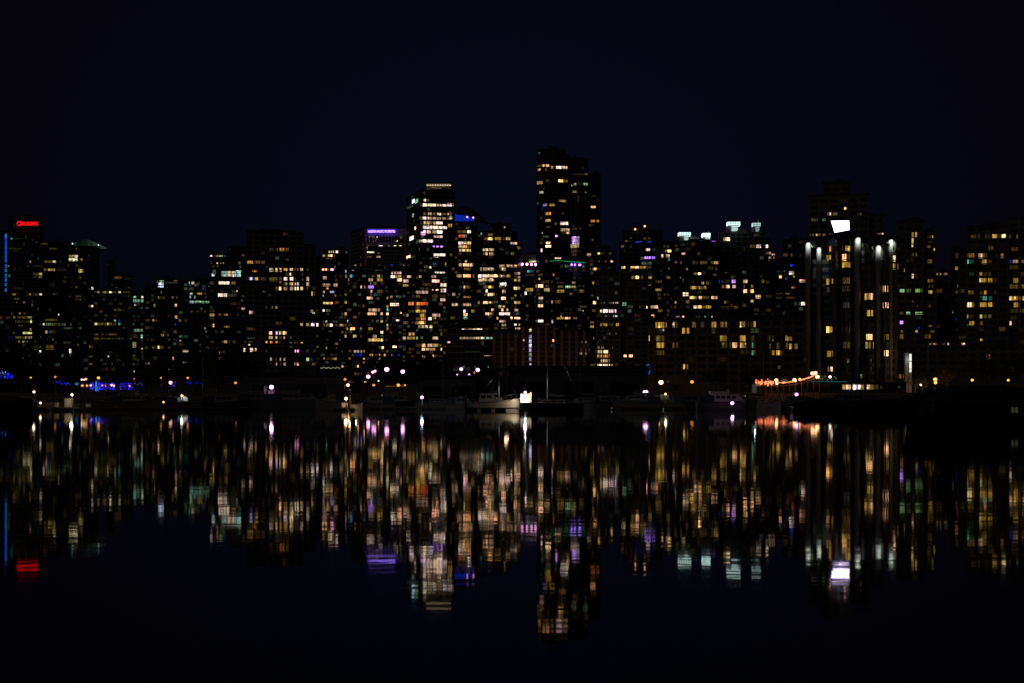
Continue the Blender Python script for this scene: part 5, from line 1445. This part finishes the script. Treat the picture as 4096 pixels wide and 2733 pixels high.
def boat(kind, label, x, Y, L, flip=1, hm='white', ang=0.0, mast=None, H=None, cat=None, canvas='canvas', Bm=None, sh=.35, cm='white'):
    """kind: cruiser, flybridge, sail, dinghy, trawler, covered"""
    X = PX(x, Y); Bm = Bm or (L*.30 if kind != 'sail' else L*.27); H = H or L*.11+.3
    nm = dict(cruiser='motor_cruiser', flybridge='flybridge_cruiser', sail='sailboat', dinghy='dinghy', trawler='pilothouse_boat', covered='covered_yacht')[kind]
    root = empty(nm, (X, Y, 0)); tag(root, label, cat or ('sailboat' if kind == 'sail' else 'boat'), BG)
    P = lambda m, n, mt, par=None: xf(m, X, Y, ang, flip).build(n, mt, par or root)
    h = P(hull_mb(L, Bm, H, sh), 'hull', MT[hm])
    m = MB(); m.tube([(-L/2, Bm*.44, H*.9), (0, Bm*.5, H*.92), (L*.3, Bm*.42, H*1.1), (L*.47, 0, H*1.5)], .04, 5); m.tube([(-L/2, -Bm*.44, H*.9), (0, -Bm*.5, H*.92), (L*.3, -Bm*.42, H*1.1), (L*.47, 0, H*1.5)], .04, 5)
    P(m, 'rub_rail', MT['rubber'], h)
    def cabin(x0, x1, w, z0, z1, rake=.35, name='cabin'):
        m = MB(); m.mesh([(x0, -w, z0), (x1, -w, z0), (x1, w, z0), (x0, w, z0), (x0+.1, -w*.86, z1), (x1-rake, -w*.86, z1), (x1-rake, w*.86, z1), (x0+.1, w*.86, z1)],
                         [(3, 2, 1, 0), (4, 5, 6, 7), (0, 1, 5, 4), (1, 2, 6, 5), (2, 3, 7, 6), (3, 0, 4, 7)])
        m.box(x0-.15, x1-rake*.7, -w*.92, w*.92, z1+.005, z1+.09); c = P(m, name, MT[cm])
        m = MB(); hgt = z1-z0; n = max(2, int((x1-x0)/1.3)); 
        for i in range(n):
            a = x0+.3+(x1-rake-x0-.5)*i/n; b_ = a+(x1-rake-x0-.5)/n-.18
            for s in (-1, 1):
                ya, yb = s*(w*.935+.02), s*(w*.88+.02); q = [(a, ya, z0+hgt*.45), (b_, ya, z0+hgt*.45), (b_, yb, z0+hgt*.86), (a, yb, z0+hgt*.86)]
                m.poly(q if s < 0 else q[::-1])
        m.poly([(x1-rake*.45+.02, w*.8, z0+hgt*.45), (x1-rake*.45+.02, -w*.8, z0+hgt*.45), (x1-rake*.86+.02, -w*.76, z0+hgt*.86), (x1-rake*.86+.02, w*.76, z0+hgt*.86)])
        P(m, 'cabin_window', MT['glass'], c); return c
    def rails():
        m = MB()
        for s in (-1, 1):
            pts = [(L*t, s*Bm*.46*(1-max(0, (t)/.5)**2.2), H*1.05+max(0, t)*H*.8) for t in (-.1, .05, .2, .34, .44, .485)]
            m.tube([(a, b_, c+.6) for a, b_, c in pts], .022, 5)
            for a, b_, c in pts: m.tube([(a, b_, c), (a, b_, c+.6)], .018, 4)
        P(m, 'bow_rail', MT['metal'])
    if kind in ('cruiser', 'flybridge'):
        c1 = cabin(-L*.22, L*.30, Bm*.36, H*.98, H+1.15, 1.2)
        if kind == 'flybridge':
            m = MB(); m.box(-L*.28, L*.02, -Bm*.32, Bm*.32, H+1.26, H+1.75); m.box(L*.02, L*.035, -Bm*.3, Bm*.3, H+1.26, H+2.05); P(m, 'flybridge', MT[cm])
            m = MB(); m.box(-L*.26, -L*.02, -Bm*.34, Bm*.34, H+3.0, H+3.1)
            for a in (-L*.25, -L*.03):
                for s in (-1, 1): m.tube([(a, s*Bm*.3, H+1.7), (a, s*Bm*.32, H+3.05)], .03, 5)
            P(m, 'bimini', MT[canvas])
        m = MB(); m.tube([(-L*.2, 0, H+1.3), (-L*.2, 0, H+(4.0 if kind == 'flybridge' else 2.6))], [.05, .02], 5); m.tube([(-L*.2-.3, 0, H+2.3), (-L*.2+.3, 0, H+2.3)], .05, 5); P(m, 'radar_mast', MT['metal'])
        m = MB(); m.mesh([(-L*.47, -Bm*.4, H), (-L*.23, -Bm*.4, H), (-L*.23, Bm*.4, H), (-L*.47, Bm*.4, H), (-L*.45, -Bm*.36, H+.9), (-L*.22, -Bm*.34, H+1.15), (-L*.22, Bm*.34, H+1.15), (-L*.45, Bm*.36, H+.9)],
                         [(4, 5, 6, 7), (0, 1, 5, 4), (2, 3, 7, 6), (3, 0, 4, 7)]); P(m, 'cockpit_cover', MT[canvas]); rails()
    if kind == 'trawler':
        cabin(-L*.38, -L*.02, Bm*.36, H*.98, H+1.25, .25); cabin(-L*.02, L*.18, Bm*.3, H*1.0, H+.55, .5, 'trunk_cabin'); rails()
    if kind == 'sail':
        cabin(-L*.22, L*.22, Bm*.3, H*.98, H+.5, .8); rails()
    if kind == 'dinghy':
        m = MB()
        for t in (-.2, .12): m.box(L*t-.12, L*t+.12, -Bm*.4, Bm*.4, H*.75, H*.82)
        P(m, 'thwart', MT['wood']); m = MB(); m.box(-L*.5-.18, -L*.5+.02, -.16, .16, H*.6, H*1.7); m.box(-L*.5-.12, -L*.5-.04, -.05, .05, -.3, H*.6); P(m, 'outboard_motor', MT['black'])
    if kind == 'covered':
        m = MB(); vs = []; ns = 16; nr = 8
        for i in range(ns+1):
            t = i/ns; x_ = -L*.47+L*.93*t; hh = (mast or 1.6)*(.15+.85*math.sin(math.pi*min(1, max(.0, t*.9+.05)))**.6)
            wd = Bm*.5*(1-max(0, (t-.5)/.5)**2.4)
            for j in range(nr+1): a = math.pi*j/nr; vs.append((x_, wd*math.cos(a), H+hh*math.sin(a)**.8+.06*math.sin(i*2.3)))
        fs = [(i*(nr+1)+j, (i+1)*(nr+1)+j, (i+1)*(nr+1)+j+1, i*(nr+1)+j+1) for i in range(ns) for j in range(nr)]
        m.mesh(vs, fs, 0, None, True); m.f = [f[::-1] for f in m.f]; P(m, 'canvas_cover', MT['black']); mast = None
    if mast:
        Lm = mast; mx = L*.06
        m = MB(); m.tube([(mx, 0, H), (mx, 0, H+Lm)], [.085, .06], 8)
        for z in (.45, .72): m.tube([(mx, -Bm*.28, H+Lm*z), (mx, Bm*.28, H+Lm*z)], .03, 5)
        mm = P(m, 'mast', MT['metal'])
        m = MB()
        for q in ((L*.5, 0, H*1.5), (-L*.49, 0, H), (mx, Bm*.45, H), (mx, -Bm*.45, H)): m.tube([q, (mx, 0, H+Lm*.985)], .018, 4)
        P(m, 'rigging', MT['metal'], mm)
        m = MB(); m.tube([(mx-.1, 0, H+1.25), (-L*.38, 0, H+1.35)], .06, 6); P(m, 'boom', MT['metal'])
        m = MB(); m.tube([(mx-.2, 0, H+1.42), (-L*.15, 0, H+1.52), (-L*.36, 0, H+1.45)], [.2, .17, .08], 8); P(m, 'furled_sail', MT['canvas'])
    return root
# the lit ones
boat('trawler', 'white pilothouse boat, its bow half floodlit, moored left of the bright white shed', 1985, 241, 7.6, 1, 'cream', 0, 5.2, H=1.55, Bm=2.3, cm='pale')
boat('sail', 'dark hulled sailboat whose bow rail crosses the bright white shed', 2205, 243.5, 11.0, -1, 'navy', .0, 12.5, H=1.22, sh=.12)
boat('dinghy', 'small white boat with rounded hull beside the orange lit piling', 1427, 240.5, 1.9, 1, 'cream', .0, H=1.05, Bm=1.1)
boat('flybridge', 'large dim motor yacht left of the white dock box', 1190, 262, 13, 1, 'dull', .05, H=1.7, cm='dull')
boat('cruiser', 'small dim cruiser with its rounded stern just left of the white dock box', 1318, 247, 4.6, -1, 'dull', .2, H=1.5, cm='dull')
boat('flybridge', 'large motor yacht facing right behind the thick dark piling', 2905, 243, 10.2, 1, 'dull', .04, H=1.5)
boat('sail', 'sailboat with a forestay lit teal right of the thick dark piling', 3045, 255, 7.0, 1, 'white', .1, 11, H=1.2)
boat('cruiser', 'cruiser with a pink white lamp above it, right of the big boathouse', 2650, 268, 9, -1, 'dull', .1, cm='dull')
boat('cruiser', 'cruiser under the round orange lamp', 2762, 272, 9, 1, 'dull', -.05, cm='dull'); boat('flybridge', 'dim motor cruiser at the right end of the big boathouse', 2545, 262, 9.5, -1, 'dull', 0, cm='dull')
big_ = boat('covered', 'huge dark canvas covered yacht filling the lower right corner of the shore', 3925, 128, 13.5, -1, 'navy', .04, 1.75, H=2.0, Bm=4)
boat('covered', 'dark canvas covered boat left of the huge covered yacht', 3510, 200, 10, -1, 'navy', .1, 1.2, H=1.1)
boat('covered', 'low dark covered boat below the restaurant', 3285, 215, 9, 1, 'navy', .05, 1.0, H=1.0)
for x in (4051, 4066):
    m = MB(); m.box(PX(x-4, 125.7), PX(x+4, 125.7), 125.6, 125.8, PZ(1652, 125.7), PZ(1630, 125.7), 0, (.025, .030, .016, 1)); m.build('porthole', [GP], big_)
# the dim ones
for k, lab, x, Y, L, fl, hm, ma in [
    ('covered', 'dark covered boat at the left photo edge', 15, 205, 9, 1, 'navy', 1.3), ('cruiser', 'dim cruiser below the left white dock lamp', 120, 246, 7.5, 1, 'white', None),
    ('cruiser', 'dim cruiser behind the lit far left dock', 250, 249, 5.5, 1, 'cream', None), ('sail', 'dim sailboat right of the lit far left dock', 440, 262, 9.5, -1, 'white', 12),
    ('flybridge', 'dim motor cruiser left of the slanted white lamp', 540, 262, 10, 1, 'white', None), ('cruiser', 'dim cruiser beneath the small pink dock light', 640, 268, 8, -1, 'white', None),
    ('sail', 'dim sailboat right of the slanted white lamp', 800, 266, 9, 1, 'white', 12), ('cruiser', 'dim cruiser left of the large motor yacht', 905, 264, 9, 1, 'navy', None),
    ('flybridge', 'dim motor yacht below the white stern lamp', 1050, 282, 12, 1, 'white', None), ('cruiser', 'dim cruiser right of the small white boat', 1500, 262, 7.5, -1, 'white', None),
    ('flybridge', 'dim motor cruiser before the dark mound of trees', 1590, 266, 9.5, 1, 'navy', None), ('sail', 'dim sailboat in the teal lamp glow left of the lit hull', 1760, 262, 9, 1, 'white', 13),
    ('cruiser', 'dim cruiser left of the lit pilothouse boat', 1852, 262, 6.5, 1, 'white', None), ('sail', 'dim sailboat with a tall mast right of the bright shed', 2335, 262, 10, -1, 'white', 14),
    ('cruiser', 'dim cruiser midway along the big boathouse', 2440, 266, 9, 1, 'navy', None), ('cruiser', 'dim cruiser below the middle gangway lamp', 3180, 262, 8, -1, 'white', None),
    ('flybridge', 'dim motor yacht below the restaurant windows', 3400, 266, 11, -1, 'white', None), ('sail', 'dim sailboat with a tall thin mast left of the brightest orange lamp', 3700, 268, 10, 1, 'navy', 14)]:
    boat(k, lab, x, Y, L, fl, 'dull' if hm == 'white' else hm, random.uniform(-.12, .12), ma, cm='dull')  # white hulls and all cabins take the shade-darkened gelcoat

# ---------------------------------------------------------------- dockside things and their lamps
def shed(name, label, cat, x0, x1, y0, y1, Y, d, wall, roof_='roof', lit=None):
    root = empty(name, (PX((x0+x1)/2, Y), Y, 0)); tag(root, label, cat); X0, X1, Z0, Z1 = PX(x0, Y), PX(x1, Y), PZ(y1, Y), PZ(y0, Y)
    m = MB(); m.box(X0, X1, Y, Y+d, Z0, Z1); m.build('wall', MT[wall], root)
    m = MB(); m.box(X0-.08, X1+.08, Y-.1, Y+d+.1, Z1+.005, Z1+.08); m.build('roof', MT[roof_], root)
    m = MB(); m.box(X0+(X1-X0)*.35, X0+(X1-X0)*.65, Y-.03, Y-.004, Z0, Z0+(Z1-Z0)*.8); m.build('door', MT['white' if wall == 'white' else wall], root)
    return root
s_ = shed('dock_shed', 'bright white floodlit dock shed with a lamp at its roof, centre of the marina', 'shed', 2082, 2121, 1574, 1621, 248, 1.8, 'white')
dock('short dock carrying the bright white shed', 2078, 2126, 247.5, 3)
light('shed_lamp', 'POINT', (PX(2101, 246.6), 246.6, PZ(1574, 247)), 1500, (.95, 1, .9), .12, parent=s_)
m = MB(); m.ball((PX(2101, 246.8), 246.8, PZ(1570.5, 247)), .27, 12, 8, 0, (*[v*1.8 for v in PAL['M']], 1)); m.build('lamp_globe', [GL], s_)
m = MB(); m.box(PX(2122, 247.5), PX(2125, 247.5), 247.4, 247.6, PZ(1608, 247), PZ(1568, 247)); m.build('corner_post', MT['gold'], s_)
lamp('dock_lamp', 'low dock light at the bow of the lit white pilothouse boat', 'dock lamp', 2073, 1633, 239.3, 'W', .10, .5, 'lamps on the docks', 1.2)
light('hull_flood', 'SPOT', (PX(2086, 239.0), 238.9, 1.6), 150, (1, .84, .70), .12, (math.radians(84), 0, math.radians(58)), 110)
s2 = shed('dock_box', 'white dock box with a round ring on its front beside the pink dock lamp', 'dock box', 1367, 1390, 1612, 1629.5, 239.2, .9, 'cream')
lamp('dock_lamp', 'pink white dock lamp flaring above the white dock box', 'dock lamp', 1384, 1595, 238.6, 'P', .26, .5, 'lamps on the docks', 1.5, (36, (1, .72, .5)))
light('lamp_or_fill_light', 'POINT', (PX(1399, 236.4), 236.2, 2.2), 22, (1, .7, .35), .1)
light('lamp_or_fill_light', 'POINT', (PX(1425, 237.2), 236.9, 1.9), 14, (1, .85, .6), .1)
for x, y, Y, k, r, ga, gl, lab in [
    (1086, 1549, 284, 'M', .40, 2.2, (45, (.75, 1, .9)), 'big white magenta rimmed lamp above the left motor yacht'),
    (1688, 1590, 252, 'M', .27, 1.6, (45, (.4, .85, 1)), 'magenta lamp throwing a teal glow left of the lit hull'),
    (2582, 1571, 262, 'M', .46, 2.4, (95, (.8, 1, .85)), 'biggest magenta rimmed lamp at the right end of the big boathouse'),
    (2662, 1577, 264, 'P', .19, 1.3, (22, (.9, 1, .7)), 'small pinkish lamp on the cruiser right of the big boathouse'),
    (2929, 1613, 239, 'M', .27, 1.6, (10, (.7, .9, 1)), 'magenta lamp in front of the right hand motor yacht'),
    (3186, 1578, 250, 'M', .28, 1.4, None, 'lone magenta lamp on the dark water below the gangway'),
    (136, 1568, 250, 'W', .20, 1.4, (8, (.9, 1, .9)), 'white lamp over a pale boat stern at far left'),
    (162, 1612, 243, 'W', .17, 1.4, (5, OR), 'low lamp beside the yellow barrel at far left'),
    (288, 1580, 240.4, 'W', .20, 1.6, (60, (1, .85, .55)), 'warm lamp above the lit cabin on the far left dock'),
    (654, 1609, 255, 'P', .16, 1.0, None, 'small pink light low on the left docks'),
    (728, 1583, 268, 'P', .22, 1.2, (30, (.85, 1, .85)), 'pink topped lamp lighting a slanted white panel'),
    (2982, 1584, 258, 'W', .10, .9, None, 'tiny warm lamp left of the thick dark piling')]:
    lamp('dock_lamp', lab, 'dock lamp', x, y, Y, k, r, .45, 'lamps on the docks', ga, gl)
# slanted white panel, barrel, boxes, cabin
Y = 268.6; m = MB(); q = [(723, 1578), (733, 1583), (751, 1592), (751, 1606), (724, 1601)]
m.mesh([(PX(x, Y), Y, PZ(y, Y)) for x, y in q]+[(PX(x, Y), Y+.15, PZ(y, Y)) for x, y in q], [(4, 3, 2, 1, 0), (5, 6, 7, 8, 9)]+[(i, (i+1) % 5, 5+(i+1) % 5, 5+i) for i in range(5)])
o = m.build('windbreak_panel', MT['white'], None, (PX(737, Y), Y, PZ(1600, Y))); tag(o, 'slanted white panel lit by the pink topped lamp', 'panel')
Y = 242.3; X = PX(155, Y); m = MB(); m.tube([(X, Y, .5), (X, Y, .7), (X, Y, 1.0), (X, Y, 1.15)], [.17, .2, .2, .17], 14); o = m.build('barrel', MT['gold'], None, (X, Y, .5)); tag(o, 'yellow barrel under the low lamp at far left', 'barrel')
dock('small dark dock under the yellow barrel', 140, 175, 241.8, 1.4)
shed('dock_cabin', 'cream cabin with slanted side on the far left dock', 'cabin', 258, 286, 1594, 1629, 242, 1.2, 'cream')
shed('dock_box', 'pale dock box at the left end of the far left dock', 'dock box', 216, 230, 1610, 1629, 241.2, .7, 'cream')
shed('dock_box', 'grey dock box at the right end of the far left dock', 'dock box', 343, 363, 1614, 1629, 241.2, .7, 'pale')
shed('dock_shed', 'pale dock shed beneath the big white magenta rimmed lamp', 'shed', 1072, 1097, 1562, 1590, 286, 1.2, 'pale')
shed('dock_shed', 'slim grey dock shed left of the pale shed by the motor yacht', 'shed', 1056, 1067, 1545, 1578, 287, 1.0, 'pale')
shed('dock_shed', 'small beige shed face lit by the pinkish lamp right of the big boathouse', 'shed', 2642, 2676, 1577, 1598, 266.5, 1.0, 'cream')
shed('dock_shed', 'narrow pale kiosk under the left end of the peach lights', 'shed', 3009, 3027, 1538, 1572, 270, 1.2, 'pale')
light('lamp_or_fill_light', 'POINT', (PX(3018, 268), 267.5, PZ(1540, 268)), 16, (.7, 1, .9), .1)
m = MB(); Y = 252; X0, X1 = PX(2520, Y), PX(2572, Y); m.box(X0, X1, Y, Y+.5, PZ(1598, Y), PZ(1595.5, Y)); o = m.build('awning_bar', MT['white'], None, (X0, Y, PZ(1597, Y))); tag(o, 'thin pale bar catching the light of the biggest magenta lamp', 'rail')
for x, y, Y, c, r, nm, lab in ((2977, 1665, 236, (.01, .01, 1.6), .11, 'navigation_light', 'small deep blue light at the waterline left of the thick dark piling'), (2653, 1636, 250, (.02, .32, .10), .10, 'navigation_light', 'small green light low on the right hand docks'),
                             (2447, 1633, 250, (.8, .3, .02), .06, 'navigation_light', 'tiny orange light low on the big boathouse'), (1528, 1581, 260, (.6, .6, .4), .06, 'navigation_light', 'tiny pale light left of the dark boathouses'),
                             (4050, 1641, 126.5, (.02, .03, .015), .12, 'navigation_light', None)):
    if not lab: continue
    root = empty(nm, (PX(x, Y), Y, 0)); tag(root, lab, 'small light')
    m = MB(); m.ball((PX(x, Y), Y, PZ(y, Y)), r, 8, 6, 0, (*c, 1)); m.build('lens', [GP], root)
    m = MB(); m.tube([(PX(x, Y), Y+.08, 0.0), (PX(x, Y), Y+.08, PZ(y, Y)+r)], .03, 5); m.build('bracket', MT['metal'], root)
root = empty('yacht_window', (PX(4058, 125.6), 125.6, 0))
bpy.data.objects.remove(root)
